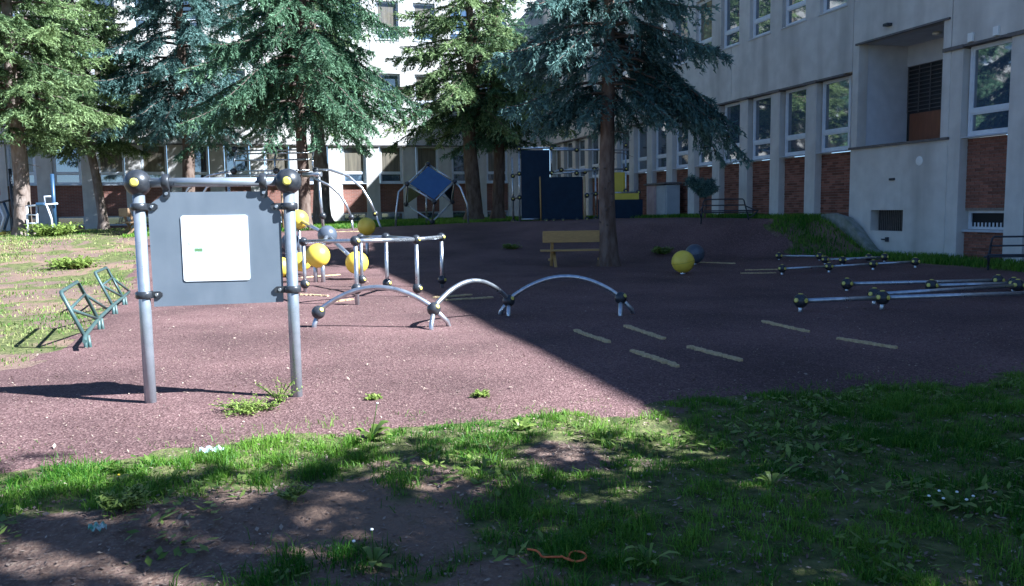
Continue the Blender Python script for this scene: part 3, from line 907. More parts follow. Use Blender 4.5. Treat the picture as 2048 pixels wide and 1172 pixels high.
# ---- low balance beams
def beam_set(t, beams, r, tr):
    seen = {}
    for line in beams:
        pts = [Vector((x, y, gz1(x, y) + h)) for x, y, h in line]
        for p, q in zip(pts[:-1], pts[1:]):
            tube(t, [p, q], tr, M_STEEL, 12, 'beam')
        for i, p in enumerate(pts):
            key = (round(p.x, 1), round(p.y, 1))
            if key in seen: continue
            seen[key] = 1
            ball_joint(t, p, r, ((.25, -.95, .1), (-.93, -.3, .15), (0, 0, 1)))
            tube(t, [p + UP * -(p.z + .1 - gz1(p.x, p.y)), p], r * .33, M_STEEL, 10, 'stub')
BB = thing('balance_beams', (9.0, 10.5, 0), 'low silver balance beams between black balls nearer the lawn on the right', 'balance beam', 'balance beams')
beam_set(BB, [[(7.06, 9.99, .165), (8.22, 9.75, .175), (10.9, 9.35, .18), (12.1, 9.15, .18)],
              [(8.50, 10.25, .165), (11.24, 10.32, .17)],
              [(9.49, 12.13, .13), (11.72, 11.15, .14)],
              [(10.48, 11.28, .13), (11.62, 10.75, .14)]], .1, .033)
B2 = thing('balance_beams', (12.0, 16.0, 0), 'smaller far group of low balance beams at the foot of the grassy bank', 'balance beam', 'balance beams')
beam_set(B2, [[(10.49, 15.52, .14), (11.54, 15.35, .14), (12.4, 15.02, .14), (13.22, 14.71, .14)],
              [(12.54, 18.70, .11), (13.16, 17.88, .11)],
              [(12.60, 16.91, .12), (13.76, 16.29, .12)],
              [(12.77, 16.5, .11), (13.62, 16.66, .1)]], .09, .026)

# ---- bleached wooden strips set in the rubber surface
strips = [((3.49, 9.43), (3.52, 8.41), 'farther strip of the left row between arches and lawn'),
          ((4.20, 9.51), (4.20, 8.44), 'farther strip of the middle row, right of the left row'),
          ((3.51, 7.80), (3.58, 6.90), 'nearest strip to the lawn at the shadow edge'),
          ((4.17, 7.80), (4.26, 6.93), 'nearer strip of the middle row'),
          ((5.97, 9.24), (5.99, 8.31), 'farther strip of the right row, left of the near beams'),
          ((6.0, 7.81), (6.14, 7.04), 'nearer strip of the right row, below the near beams')]
def strip(a, b, label, w=.075):
    a, b = Vector((*a, 0)), Vector((*b, 0)); d = (b - a); L_ = d.length; d.normalize(); n = Vector((-d.y, d.x, 0))
    m = MB(); k = 26; top, bot = [], []
    for i in range(k + 1):
        p = a + d * (L_ * i / k); j = random.uniform(-.014, .014); ww = w / 2 * random.uniform(.6, 1.2) * (.6 if i in (0, k) else 1)
        for s in (-1, 1):
            q = p + n * (s * ww + j); top.append(Vector((q.x, q.y, gz1(q.x, q.y) + .034 + random.uniform(-.004, .004))))
    vs = top + [v - UP * .06 for v in top]; N2 = len(top); fs = []
    for i in range(k):
        A = 2 * i; fs += [(A, A + 1, A + 3, A + 2), (A, A + 2, A + 2 + N2, A + N2), (A + 1, A + 1 + N2, A + 3 + N2, A + 3)]
    fs += [(0, N2, N2 + 1, 1), (2 * k, 2 * k + 1, 2 * k + 1 + N2, 2 * k + N2)]
    m.add(vs, fs)
    mid = (a + b) / 2
    return solo('wood_strip', m, M_STRIP, (mid.x, mid.y, gz1(mid.x, mid.y)), 'bleached wooden ' + label, 'strip', 'wooden strips in the ground')
for a, b, l in strips: strip(a, b, l)
for a, b, l in (((2.68, 13.32), (3.53, 13.50), 'strip in the shade behind the middle arch'),
                ((2.55, 13.75), (3.3, 14.05), 'thin strip beyond the one behind the middle arch'),
                ((.44, 15.42), (.90, 14.9), 'strip lit white below the yellow balls, farther one'),
                ((.91, 13.90), (1.26, 14.15), 'strip lit white at the foot of the nearest bar post'),
                ((.58, 19.30), (1.5, 19.9), 'strip lit white at the foot of the ball climber'),
                ((10.81, 19.81), (11.24, 18.66), 'strip at the foot of the bank behind the dark ball'),
                ((10.44, 16.90), (11.16, 16.58), 'strip left of the far balance beams'),
                ((9.9, 16.2), (10.6, 15.9), 'strip in front of the far balance beams'),
                ((1.6, 30.5), (3.4, 30.0), 'long strip on the terrace edge behind the shaded ball')):
    strip(a, b, l)

# ---- wooden bench by the big spruce
def bench(loc, rz, L_, label, m, xlegs=True):
    t = thing('park_bench', loc, label, 'bench', 'wooden benches', rz)
    link('backrest', MB().cbox((0, -.02, .63), (L_, .03, .93), .012).mesh('backrest'), m, t)
    link('seat', MB().cbox((-.03, .05, .40), (L_ + .02, .22, .445), .01).mesh('seat'), m, t)
    link('seat', MB().cbox((-.03, .24, .40), (L_ + .02, .42, .445), .01).mesh('seat'), m, t)
    for x in (.22, L_ - .22):
        g = MB()
        g.prism([(-.02, .93), (.06, .93), (.40, 0), (.30, 0)], (x, 0, 0), (0, 1, 0), (0, 0, 1), (.07, 0, 0))
        link('leg', g.mesh('leg'), m, t)
        g = MB()
        g.prism([(.36, .40), (.44, .40), (.02, 0), (-.08, 0)], (x + .072, 0, 0), (0, 1, 0), (0, 0, 1), (.07, 0, 0))
        link('leg', g.mesh('leg'), m, t)
        link('brace', MB().cbox((x - .06, .1, .16), (x + .0, .24, .22), .01).mesh('brace'), m, t)
    return t
bench((6.6, 20.12, gz1(6.8, 20.2)), -YAW + R(4), 1.72, 'yellow-brown wooden bench with X legs beside the big spruce trunk', M_WOOD)
bench((-5.35, 33.4, gz1(-5.2, 33.4)), R(-70), 1.5, 'dark brown wooden bench in front of the back wing on the left', M_WOODD)

# ---- steel bench frames along the right wing
def bench_frame(loc, rz, mirror, label):
    t = thing('bench_frame', loc, label, 'bench frame', 'bare steel bench frames', rz)
    s = -1 if mirror else 1
    X = lambda a: a * s
    def tb(pts, r=.019, nm='tube'): link(nm, MB().tube([(X(p[0]), p[1], p[2]) for p in pts], r, 10).mesh(nm), M_DKSTEEL, t)
    tb([(.10, .18, .5), (.13, .2, .64), (.17, .21, .68), (1.3, .21, .68), (1.36, .21, .64), (1.4, .19, .5)], nm='back_hoop')
    tb([(.1, .18, .5), (1.4, .18, .5)], nm='back_rail')
    tb([(-.14, -.25, .34), (1.5, -.25, .34)], nm='seat_rail'); tb([(-.1, -.0, .29), (1.46, .0, .29)], nm='seat_rail')
    for a, sg in ((.1, 1), (1.4, -1)):
        tb([(a, .18, .5), (a - .06 * sg, .1, .18), (a - .09 * sg, .06, -.05)], .022, 'leg')
        tb([(a - .24 * sg, -.25, .34), (a - .14 * sg, -.08, .17), (a - .07 * sg, .08, .12)], .02, 'leg')
        tb([(a - .2 * sg, -.2, .33), (a, .18, .48)], .017, 'brace')
    return t
bench_frame((13.78, 13.35, gz1(13.8, 13.3)), -YAW - R(6), False, 'bare dark steel bench frame at the right edge on the grass strip')
bench_frame((13.72, 21.95, gz1(13.6, 22.0) - .02), -YAW + R(5), True, 'bare dark steel bench frame behind the little bush on the bank')

# ---- electricity cabinets against the right wing
cb_ = thing('meter_cabinet', (15.3, 30.7, gz1(15.2, 30.7)), 'pair of pinkish and grey meter cabinets under a dark slab against the right wing', 'cabinet')
z0 = gz1(15.2, 30.7) - .1
part('cabinet', MB().cbox((14.98, 30.95, z0), (15.55, 31.75, z0 + 1.42), .01), M_CABP, cb_)
part('cabinet', MB().cbox((14.98, 29.95, z0), (15.55, 30.9, z0 + 1.4), .01), M_CABG, cb_)
part('cover_slab', MB().cbox((14.85, 29.85, z0 + 1.425), (15.58, 31.85, z0 + 1.5), .01), M_LEDGE, cb_)
part('door', MB().cbox((14.96, 31.05, z0 + .2), (14.979, 31.65, z0 + 1.3), .004), M_CABP, cb_)
part('door', MB().cbox((14.96, 30.05, z0 + .2), (14.979, 30.8, z0 + 1.3), .004), M_CABG, cb_)

# ---- cube climber standing on its corner
O_ = Vector((5.98, 32.3, gz1(5.98, 32.3)))
CC = thing('cube_climber', O_, 'cube of silver tubes tipped on its corner with a blue panel face', 'climbing frame')
F = frame(O_)
T = Vector((-.08, 2.38, -.35)); ea = Vector((-.75, -.78, .72)); eb = Vector((1.06, -.71, .335)); ee = Vector((-.19, -.77, -1.03))
def K(i, j, k): q = T + ea * i + eb * j + ee * k; return F(q.x, q.y, q.z)
for i in (0, 1):
    for j in (0, 1):
        for k in (0, 1):
            ball_joint(CC, K(i, j, k), .1, ((0, 0, 1),) if (i + j + k) < 1 else ())
for i in (0, 1):
    for j in (0, 1):
        tube(CC, [K(i, j, 0), K(i, j, 1)], .035); tube(CC, [K(i, 0, j), K(i, 1, j)], .035); tube(CC, [K(0, i, j), K(1, i, j)], .035)
def pan(name, c, m, th):
    c = [Vector(p) for p in c]; n = (c[1] - c[0]).cross(c[2] - c[0]).normalized() * th
    k = len(c)
    part(name, MB().add([p for p in c] + [p + n for p in c], [tuple(range(k)), tuple(range(k, 2 * k))] + [(a, (a + 1) % k, (a + 1) % k + k, a + k) for a in range(k)]), m, CC)
pan('panel', [K(.06, .06, 0), K(.94, .06, 0), K(.94, .94, 0), K(.06, .94, 0)], M_BLUEPAN, .02)
pan('panel', [K(1, .06, .1), K(1, .06, .9), K(1, .5, .06)], M_OLIVE, .02)
pan('panel', [K(.1, 1, .06), K(.06, 1, .9), K(.5, 1, .06)], M_DARKPAN, .02)
tube(CC, [K(1, 0, 0), F(-1.15, 1.3, .5), F(-1.25, .6, .55), F(-1.3, -.1, .55)], .04, name='leg')
tube(CC, [K(0, 1, 0), F(1.2, 1.45, .1), F(1.45, .8, .1), F(1.5, -.1, .1)], .04, name='leg')
tube(CC, [K(0, 0, 1), F(-.3, -.1, -1.4)], .035, name='leg')

# ---- arch climber with overhead ladder
O_ = Vector((2.04, 32.2, gz1(2.04, 32.2)))
AC = thing('arch_climber', O_, 'tall climbing arches with an overhead ladder behind the notice frame', 'climbing frame')
F = frame(O_)
for v, w in ((3.0, -.45), (2.87, -.2), (2.6, .2), (2.19, .45)):
    tube(AC, [F(-3.4, v, w), F(-.5, v, w)], .03, name='rung')
for u in (-3.4, -1.9, -.5):
    tube(AC, [F(u, 3.02, -.5), F(u + .04, 2.95, -.1), F(u + .08, 2.65, .3), F(u + .12, 2.19, .48)], .038, name='side_rail')
for u in (-3.55, -1.98, -.52):
    ball_joint(AC, F(u, 3.06, -.5), .12); ball_joint(AC, F(u + .25, 2.18, .48), .12)
def rib(pts, r=.045):
    tube(AC, pts, r, name='arch')
rib([F(-.3, 2.2, .4), F(.25, 2.19, .42), F(.92, 1.96, .45), F(1.42, 1.5, .48), F(1.71, 1.0, .5), F(1.88, .58, .5)])
ball_joint(AC, F(1.88, .56, .5), .11, (CT,)); tube(AC, [F(1.88, .56, .5), F(2.05, .1, .5), F(2.08, -.15, .5)], .04, name='foot')
rib([F(-.3, 1.92, 1.1), F(.35, 1.6, 1.1), F(.71, 1.28, 1.1), F(.92, .92, 1.1), F(1.1, .46, 1.1)])
ball_joint(AC, F(1.1, .44, 1.1), .11); tube(AC, [F(1.1, .44, 1.1), F(1.16, -.15, 1.1)], .04, name='foot')
rib([F(-3.4, 2.2, .4), F(-4.3, 2.04, .42), F(-5.0, 1.6, .45), F(-5.4, 1.0, .48), F(-5.6, .5, .5), F(-5.7, -.15, .5)])
rib([F(-3.4, 1.92, 1.1), F(-4.1, 1.6, 1.1), F(-4.5, 1.0, 1.1), F(-4.7, .44, 1.1), F(-4.75, -.15, 1.1)])
tube(AC, [F(-.72, 2.02, .6), F(.0, 2.02, .8)], .09, name='cross_tube'); tube(AC, [F(-3.4, 2.02, .6), F(-.7, 2.0, 1.1)], .045, name='cross_tube')
for u in (-.15, -3.5):
    tube(AC, [F(u, 2.1, .6), F(u + .05, 1.0, .6), F(u + .12, -.15, .6)], .055, name='upright')
    ball_joint(AC, F(u + .1, .5, .6), .13)
tube(AC, [F(-1.15, 3.0, -.45), F(-1.13, -.15, -.45)], .04, name='upright')
tube(AC, [F(-1.75, 1.5, -.2), F(-1.75, -.15, -.2)], .04, M_WOODD, name='upright')

# ---- climbing wall of dark panels on the terrace
O_ = Vector((9.62, 32.29, gz1(9.62, 32.29)))
CW = thing('climbing_wall', O_, 'climbing structure of dark blue panels, tubes and yellow boards behind the bench', 'climbing frame')
F = frame(O_)
s_ = 1 / 48.6
def FX(px, py, w=0.0): return F((px - 1039) * s_, (443 - py) * s_, w)
def wpanel(x0, x1, y0, y1, m, w=0.0, th=.04):
    a = FX(x0, y1, w); b = FX(x1, y0, w)
    part('panel', MB().prism([(0, 0), ((x1 - x0) * s_, 0), ((x1 - x0) * s_, (y1 - y0) * s_), (0, (y1 - y0) * s_)], a, CR, UP, CT * th), m, CW)
wpanel(1043, 1099, 305, 439, M_DARKPAN, .0)
wpanel(1082, 1162, 358, 440, M_DARKPAN, .25)
wpanel(1191, 1278, 403, 444, M_DARKPAN, .3)
wpanel(1226, 1250, 349, 389, M_YPAN, -.5)
wpanel(1225, 1272, 391, 403, M_YPAN, .1)
def wt(pts, r=.036, m=None, nm='tube'): tube(CW, [FX(*p) for p in pts], r, m, 10, nm)
wt([(1026, 316, -.6), (1027, 448, -.6)], nm='post'); wt([(1039.5, 302, 0), (1039.5, 448, 0)], nm='post')
wt([(1079.5, 357, .3), (1080.5, 442, .3)], .03, M_WOOD, 'post'); wt([(1165, 357, .27), (1166, 446, .27)], .05, M_STRIP, 'post')
wt([(1188, 343, .0), (1189, 448, .0)], nm='post'); wt([(1103, 302, 0), (1103, 349, 0)], nm='post')
wt([(1249, 297, -.3), (1250, 448, -.3)], nm='post'); wt([(1272, 389, .0), (1272, 448, .0)], nm='post')
wt([(1040, 301.5, .03), (1103, 301.5, .03)], nm='bar'); wt([(1103, 301.5, .0), (1160, 303, -.2)], nm='bar'); wt([(1103, 306, .4), (1150, 307, .4)], nm='bar')
wt([(1150, 307, .4), (1250, 308, .4)], nm='bar')
wt([(1103, 349, 0), (1121, 344, .1), ], nm='bar'); wt([(1121, 344, .1), (1250, 343, -.3)], nm='bar'); wt([(1103, 352, .3), (1188, 346, .4)], nm='bar')
wt([(1165, 391, .3), (1188, 390, 0)], nm='bar'); wt([(1188, 390, 0), (1272, 389, 0)], nm='bar'); wt([(1042, 438.5, .08), (1078, 438.5, .08)], nm='bar')
for y in (351, 397, 443): wt([(1027, y, -.6), (1039.5, y, 0)], .03, M_BLACK, 'bar')
for p in ((1027, 353, -.6), (1027, 398, -.6), (1027, 443, -.6), (1039.5, 350, 0), (1039.5, 396, 0), (1039.5, 302, 0), (1103, 302, 0), (1103, 349, 0), (1121, 344, .1), (1150, 307, .4), (1150, 351, .35),
          (1166, 349, .3), (1186, 343, 0), (1170, 394, .3), (1188, 391, 0), (1249, 297, -.3), (1250, 343, -.3), (1249, 386, -.3), (1272, 389, 0),
          (1091, 442, .4), (1105, 442, .4), (1123, 441.5, .4), (1150, 441.5, .4), (1170, 440, .3), (1188, 440, 0)):
    ball_joint(CW, FX(*p), .1, (CT,))

# ---- outdoor fitness machines on the far left
def frame_tubes(t, F, L_, m):
    for pts, r, nm, mm in L_: tube(t, [F(*p) for p in pts], r, mm or m, 10, nm)
O_ = Vector((-7.9, 33.6, gz1(-7.9, 33.6)))
GM = thing('fitness_machine', O_, 'outdoor fitness machine with dark blue post and white handlebars on the far left', 'fitness machine', 'outdoor fitness machines')
F = frame(O_)
frame_tubes(GM, F, [([(.4, -.1, 0), (.42, 2.2, 0)], .07, 'post', M_BLUEP), ([(-.55, 1.06, .1), (.6, 1.14, .1)], .03, 'handlebar', M_FRAME), ([(-.5, 1.05, .1), (-.5, -.05, .2)], .035, 'leg', M_FRAME),
    ([(-.15, 1.05, .1), (-.12, -.05, .25)], .035, 'leg', M_FRAME), ([(.2, 1.1, .1), (.32, .6, .05), (.36, -.05, .1)], .035, 'leg', M_FRAME),
    ([(-.5, .75, .15), (-.14, .75, .15)], .022, 'rung', M_FRAME), ([(-.5, .45, .15), (-.13, .45, .18)], .022, 'rung', M_FRAME), ([(-.5, .15, .18), (-.13, .15, .22)], .03, 'rung', M_BLUEP), ([(.15, 1.1, .1), (.15, 1.4, .1), (.42, 1.4, 0)], .03, 'handle', M_FRAME)], M_BLUEP)
part('seat', MB().cbox(F(.05, 1.12, .2) - Vector((.14, .14, .05)), F(.05, 1.12, .2) + Vector((.14, .14, .06)), .03), M_BLUEP, GM)
O_ = Vector((-9.55, 35.0, gz1(-9.55, 35.0)))
GM = thing('fitness_machine', O_, 'outdoor fitness machine with red seat and yellow footrest at the left edge', 'fitness machine', 'outdoor fitness machines')
F = frame(O_)
frame_tubes(GM, F, [([(.32, -.1, -.1), (.3, 2.5, -.1)], .06, 'post', M_DKSTEEL), ([(-.15, 1.25, 0), (.05, .7, .05), (-.1, .2, .1)], .045, 'arm', M_FRAME), ([(.05, 1.25, 0), (.22, .8, .05), (.05, .25, .1)], .045, 'arm', M_BLUEP),
    ([(-.15, 1.25, 0), (.3, 1.35, -.1)], .04, 'arm', M_DKSTEEL), ([(-.1, .2, .1), (-.1, -.1, .1)], .045, 'leg', M_FRAME)], M_DKSTEEL)
part('seat', MB().cbox(F(-.22, 1.5, 0) - Vector((.16, .16, 0)), F(-.22, 2.15, 0) + Vector((.16, .0, 0)), .05), M_RED, GM)
part('footrest', MB().cbox(F(-.1, .12, .2) - Vector((.2, .15, .05)), F(-.1, .12, .2) + Vector((.2, .15, .06)), .02), M_YPAN, GM)

# ------------------------------------------------------------ spruces
def spruce(loc, H, z0, Rm, seed, fol, bark, label, r0=.2, lean=(0, 0), dens=1.0, droop=.55, fine=1.0, extra=(), ztop_dens=.45, bare=0, taper=.85, knots=0, open_z=0.0):
    rs = np.random.RandomState(seed)
    x0, y0 = loc
    zb = gz1(x0, y0)
    t = thing('spruce_tree', (x0, y0, zb), label, 'tree', 'spruces in the yard')
    # trunk
    n = 26; m = MB()
    seg = 14; vs = []; fs = []
    ph = rs.rand(6) * 6.28
    def axis(z): 
        k = z / H
        return np.array([lean[0] * k * (1.6 - .6 * k) * 3 + .06 * math.sin(z * .8 + ph[0]), lean[1] * k * 3 + .06 * math.sin(z * .7 + ph[1])])
    for i in range(n + 1):
        z = -.25 + (H + .2) * (i / n) ** 1.25
        k = max(0, z) / H
        r = r0 * (1 - k) ** .9 + .012
        r *= 1 + .55 * math.exp(-max(0, z + .1) / .28)
        ax = axis(max(0, z))
        for j in range(seg):
            a = 2 * math.pi * j / seg
            q = r * (1 + .06 * math.sin(3 * a + ph[2] + z) + .05 * math.sin(5 * a + ph[3] + 2.3 * z) + .04 * (rs.rand() - .5) + .16 * math.exp(-max(0, z + .1) / .25) * math.sin(4 * a + ph[4]))
            vs.append((ax[0] + q * math.cos(a), ax[1] + q * math.sin(a), z))
    for i in range(n):
        for j in range(seg):
            fs.append((i * seg + j, i * seg + (j + 1) % seg, (i + 1) * seg + (j + 1) % seg, (i + 1) * seg + j))
    m.add(vs, fs, True)
    link('trunk', m.mesh('trunk'), bark, t)
    # branches
    limbs = MB(); P_, T_, Tn = [], [], []
    def branch(z, phi, L, dr, rise, dn):
        ax = axis(z); c, s = math.cos(phi), math.sin(phi)
        side_w = rs.uniform(-.12, .12)
        def pos(u):
            u = np.asarray(u, float)
            rr = L * u * (1 - .06 * u)
            zz = z + L * (rise * u - dr * u ** 1.8 + .16 * u ** 5)
            lat = side_w * L * u * u
            return np.stack([ax[0] + c * rr - s * lat, ax[1] + s * rr + c * lat, zz], -1)
        pts = pos(np.linspace(0, 1, 6))
        rb = max(.012, .018 * L ** .8)
        limbs.tube([Vector(p) for p in pts], [rb * (1 - .8 * i / 5) for i in range(6)], 4, False)
        ns = max(6, int(L * 9 * dn))
        u = np.sort(rs.uniform(.10 if L < 1 else .2, 1.0, ns))
        base = pos(u); tan = pos(np.minimum(u + .03, 1.03)) - base
        tan /= np.linalg.norm(tan, axis=1, keepdims=True) + 1e-9
        sd = np.where(rs.rand(ns) < .5, -1.0, 1.0)
        lat = np.stack([-tan[:, 1], tan[:, 0], np.zeros(ns)], -1) * sd[:, None]
        ls = (.30 * L * (1 - u) ** .8 + .16) * rs.uniform(.6, 1.25, ns)
        ls = np.minimum(ls, .95)
        d = tan * rs.uniform(.35, .8, (ns, 1)) + lat * rs.uniform(.5, .9, (ns, 1))
        d[:, 2] -= rs.uniform(.1, .65, ns) * (droop / .55)
        d /= np.linalg.norm(d, axis=1, keepdims=True)
        nc = np.maximum(2, (ls / (.085 / fine)).astype(int))
        rep = np.repeat(np.arange(ns), nc)
        kk = np.concatenate([(np.arange(k) + .5) / k for k in nc])
        p = base[rep] + d[rep] * (ls[rep] * kk)[:, None]
        p[:, 2] -= .28 * ls[rep] * kk ** 2 * (droop / .55)
        # clumps along the main axis too
        ka = max(3, int(L / .09 * dn)); ua = rs.uniform(.25, 1, ka)
        p = np.concatenate([p, pos(ua)]); dd = np.concatenate([d[rep], tan[rs.randint(0, ns, ka)]])
        tip = np.concatenate([kk, ua])
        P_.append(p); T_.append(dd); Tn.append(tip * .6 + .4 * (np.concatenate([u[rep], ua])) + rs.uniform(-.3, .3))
    z = z0
    while z < H - .3:
        k = (z - z0) / (H - z0)
        low = min(1, .55 + (z - z0) / 1.6)
        L = Rm * (1 - k) ** taper * low
        nb = rs.randint(5, 8)
        dn = dens * (1 if k < .5 else ztop_dens + (1 - ztop_dens) * (1 - k) * 2 * .5)
        pz = rs.rand() * 6.28
        for i in range(nb):
            if L < .12: continue
            ph_ = pz + 6.283 * i / nb + rs.uniform(-.3, .3)
            if z < open_z and math.cos(ph_ - math.atan2(-y0, -x0)) > .55: continue      # bare side towards the open yard
            branch(z + rs.uniform(-.18, .18), ph_, L * rs.uniform(.62, 1.12), droop * rs.uniform(.6, 1.15) * (1.1 - .5 * k), .12 + .35 * k, dn)
        z += rs.uniform(.34, .5) * (1 if k < .6 else 1.2)
    for (ez, ephi, eL, edr) in extra:
        branch(ez, ephi, eL, edr, .1, dens * 1.2)
    # dead stubs below the crown
    for i in range(bare):
        zz = rs.uniform(z0 * .35, z0); a = rs.rand() * 6.28; ax = axis(zz); l = rs.uniform(.2, .9)
        limbs.tube([Vector((ax[0], ax[1], zz)), Vector((ax[0] + l * .6 * math.cos(a), ax[1] + l * .6 * math.sin(a), zz - .02)), Vector((ax[0] + l * math.cos(a + .2), ax[1] + l * math.sin(a + .2), zz - .12))], [.016, .01, .004], 4, False)
    for i in range(knots):
        zz = rs.uniform(.2, z0); a = rs.rand() * 6.28; ax = axis(zz); rr = r0 * (1 - zz / H) ** .9
        c = Vector((ax[0] + rr * math.cos(a), ax[1] + rr * math.sin(a), zz))
        limbs.sphere(c, .035, 8, 5)
    link('limbs', limbs.mesh('limbs'), M_TWIG, t)['kind'] = 'stuff'
    p = np.concatenate(P_); d = np.concatenate(T_); tp = np.concatenate(Tn)
    n = len(p)
    K_ = 3
    ps = np.repeat(p, K_, 0) + rs.normal(0, .022, (n * K_, 3)); dr = np.repeat(d, K_, 0) + rs.normal(0, .55, (n * K_, 3)); dr[:, 2] -= .12
    dr /= np.linalg.norm(dr, axis=1, keepdims=True)
    sd = np.cross(dr, rs.normal(0, 1, (n * K_, 3))); sd /= np.linalg.norm(sd, axis=1, keepdims=True) + 1e-9
    ln = rs.uniform(.09, .19, (n * K_, 1)) / fine ** .5; wd = rs.uniform(.014, .026, (n * K_, 1)) / fine ** .3
    ln *= 1.15; wd *= 1.25
    V = np.stack([ps - sd * wd, ps + sd * wd, ps + dr * ln], 1).reshape(-1, 3)
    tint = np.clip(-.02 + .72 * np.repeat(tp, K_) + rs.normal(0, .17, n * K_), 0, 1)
    Fc = np.arange(n * K_ * 3).reshape(-1, 3)
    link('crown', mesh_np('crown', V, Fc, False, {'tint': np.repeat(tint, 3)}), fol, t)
    return t

spruce((8.29, 19.86), 13.5, 4.35, 3.5, 3, F_BLUE, M_BARK, 'blue-grey spruce standing beside the wooden bench, largest and nearest', r0=.215, droop=.7, fine=1.35, dens=1.3, bare=10, knots=40, taper=.7, open_z=5.6,
       extra=((5.3, -.35, 3.5, .8), (5.6, -.1, 3.6, .95), (5.9, .15, 3.4, .9), (5.0, -.6, 3.0, .8), (5.5, -.2, 3.9, 1.0), (5.2, 0.0, 3.7, .95), (4.6, -1.2, 2.3, .75), (4.4, 3.3, 2.1, .6), (4.3, 3.9, 2.0, .6), (4.2, 5.2, 1.4, .7), (4.0, 2.9, 1.6, .5)))
spruce((8.87, 37.3), 15, 4.7, 5.3, 5, F_YGREEN, M_BARK, 'olive green spruce with thick trunk behind the blue cube climber', r0=.36, droop=.6, fine=1.0, dens=1.2, bare=16, taper=.7)
spruce((10.2, 37.6), 13, 3.6, 3.4, 8, F_GREEN, M_BARK, 'dark spruce just right of the thick-trunked one', r0=.28, droop=.6, fine=1.0, dens=1.15, taper=.75)
spruce((1.15, 32.9), 16.5, 4.6, 4.9, 12, F_GREEN, M_BARK, 'tall dark green spruce with dark trunk behind the notice frame', r0=.23, lean=(.12, 0), droop=.7, fine=1.2, dens=1.5, bare=8, taper=.55)
spruce((2.46, 42.7), 16, 5.6, 4.0, 15, F_YGREEN, M_BARKG, 'spruce with pale sunlit trunk just right of the tall dark one', r0=.42, lean=(-.1, 0), droop=.6, fine=.85, dens=1.1)
spruce((-3.66, 42.2), 18, 5.0, 5.0, 18, F_BLUE, M_BARK, 'blue-green spruce with straight trunk above the notice board', r0=.3, droop=.65, fine=.95, dens=1.4, bare=20, taper=.55)
spruce((-7.6, 43.0), 17, 4.0, 4.1, 21, F_YGREEN, M_BARKG, 'bright green spruce with thin leaning trunk in front of the back wing', r0=.2, lean=(-.35, 0), droop=.5, fine=1.05, dens=1.5, taper=.5)
spruce((-8.75, 34.3), 16, 3.9, 4.3, 24, F_YGREEN, M_BARKG, 'bright green sunlit spruce at the left edge', r0=.28, droop=.5, fine=1.15, dens=1.5, bare=6, taper=.5)
# spruces behind and beside the viewer, whose shade falls on the lawn
spruce((5.6, -.3), 13, 2.2, 2.3, 31, F_GREEN, M_BARK, 'spruce standing beside the viewer to the right', r0=.24, droop=.5, fine=.8, dens=.9, extra=tuple((3.2 + .1 * i, 1.1 + .1 * i, 2.95 - .07 * (i % 4), .12) for i in range(13)))

# ------------------------------------------------------------ grass
def blades(name, X, Y, hgt, wid, fol, seed, label, bend=.5, off=0.0):
    rs = np.random.RandomState(seed)
    n = len(X); Z = gz(X, Y) + off
    a = rs.rand(n) * 6.283; b = rs.normal(0, 1, n) * .25 + bend * rs.rand(n)
    dx, dy = np.cos(a), np.sin(a)
    f = rs.rand(n) * 6.283
    sx, sy = -np.sin(f) * wid, np.cos(f) * wid
    B = np.stack([X, Y, Z - .01], -1)
    M1 = B + np.stack([dx * hgt * b * .3, dy * hgt * b * .3, hgt * .6], -1)
    T1 = B + np.stack([dx * hgt * b, dy * hgt * b, hgt * (1 - .25 * np.abs(b))], -1)
    S = np.stack([sx, sy, np.zeros(n)], -1)
    V = np.stack([B - S, B + S, M1 + S * .75, M1 - S * .75, T1], 1).reshape(-1, 3)
    i0 = np.arange(n)[:, None] * 5
    Fc = np.concatenate([i0 + np.array([[0, 1, 2]]), i0 + np.array([[0, 2, 3]]), i0 + np.array([[3, 2, 4]])])
    tn = np.clip(.42 + 1.3 * (fbm(X * .9 + 60, Y * .9, 3) - .5) + rs.normal(0, .24, n), 0, 1)
    o = link(name, mesh_np(name, V, Fc, False, {'tint': np.repeat(tn, 5)}), fol)
    tag(o, label, kind='stuff')
    return o
def scatter(n, x0, x1, y0, y1, rs):
    return rs.uniform(x0, x1, n), rs.uniform(y0, y1, n)
rs = np.random.RandomState(5)
# lawn at the viewer's feet
X, Y = scatter(760000, -3.6, 6.6, 2.2, 6.4, rs)
az = np.arctan2(X, Y)
inview = (az > R(16 - 34)) & (az < R(16 + 34))
den = turf_density(X, Y) ** 1.6 * (.45 + .55 * sstep(.42, .6, fbm(X * 2.3 + 11, Y * 2.3 + 2, 3)))
edge = playground_mask(X, Y)
tuft = vnoise(X * 9 + 5, Y * 9)                       # blades gather in tufts
keep = inview & (rs.rand(len(X)) < den * (.15 + .95 * sstep(.35, .75, tuft))) & ~(edge & (rs.rand(len(X)) > .08 * (Y < 6.0)))
X, Y, tf = X[keep], Y[keep], tuft[keep]
h = (.014 + .05 * rs.rand(len(X)) ** 1.8) * (.7 + .7 * sstep(.3, .8, tf)) * (.75 + .6 * sstep(.45, .65, fbm(X * .9 + 31, Y * .9, 3)))
blades('grass', X, Y, h, rs.uniform(.0015, .0032, len(X)), F_GRASS, 41, 'patchy lawn grass in the foreground', 1.3)
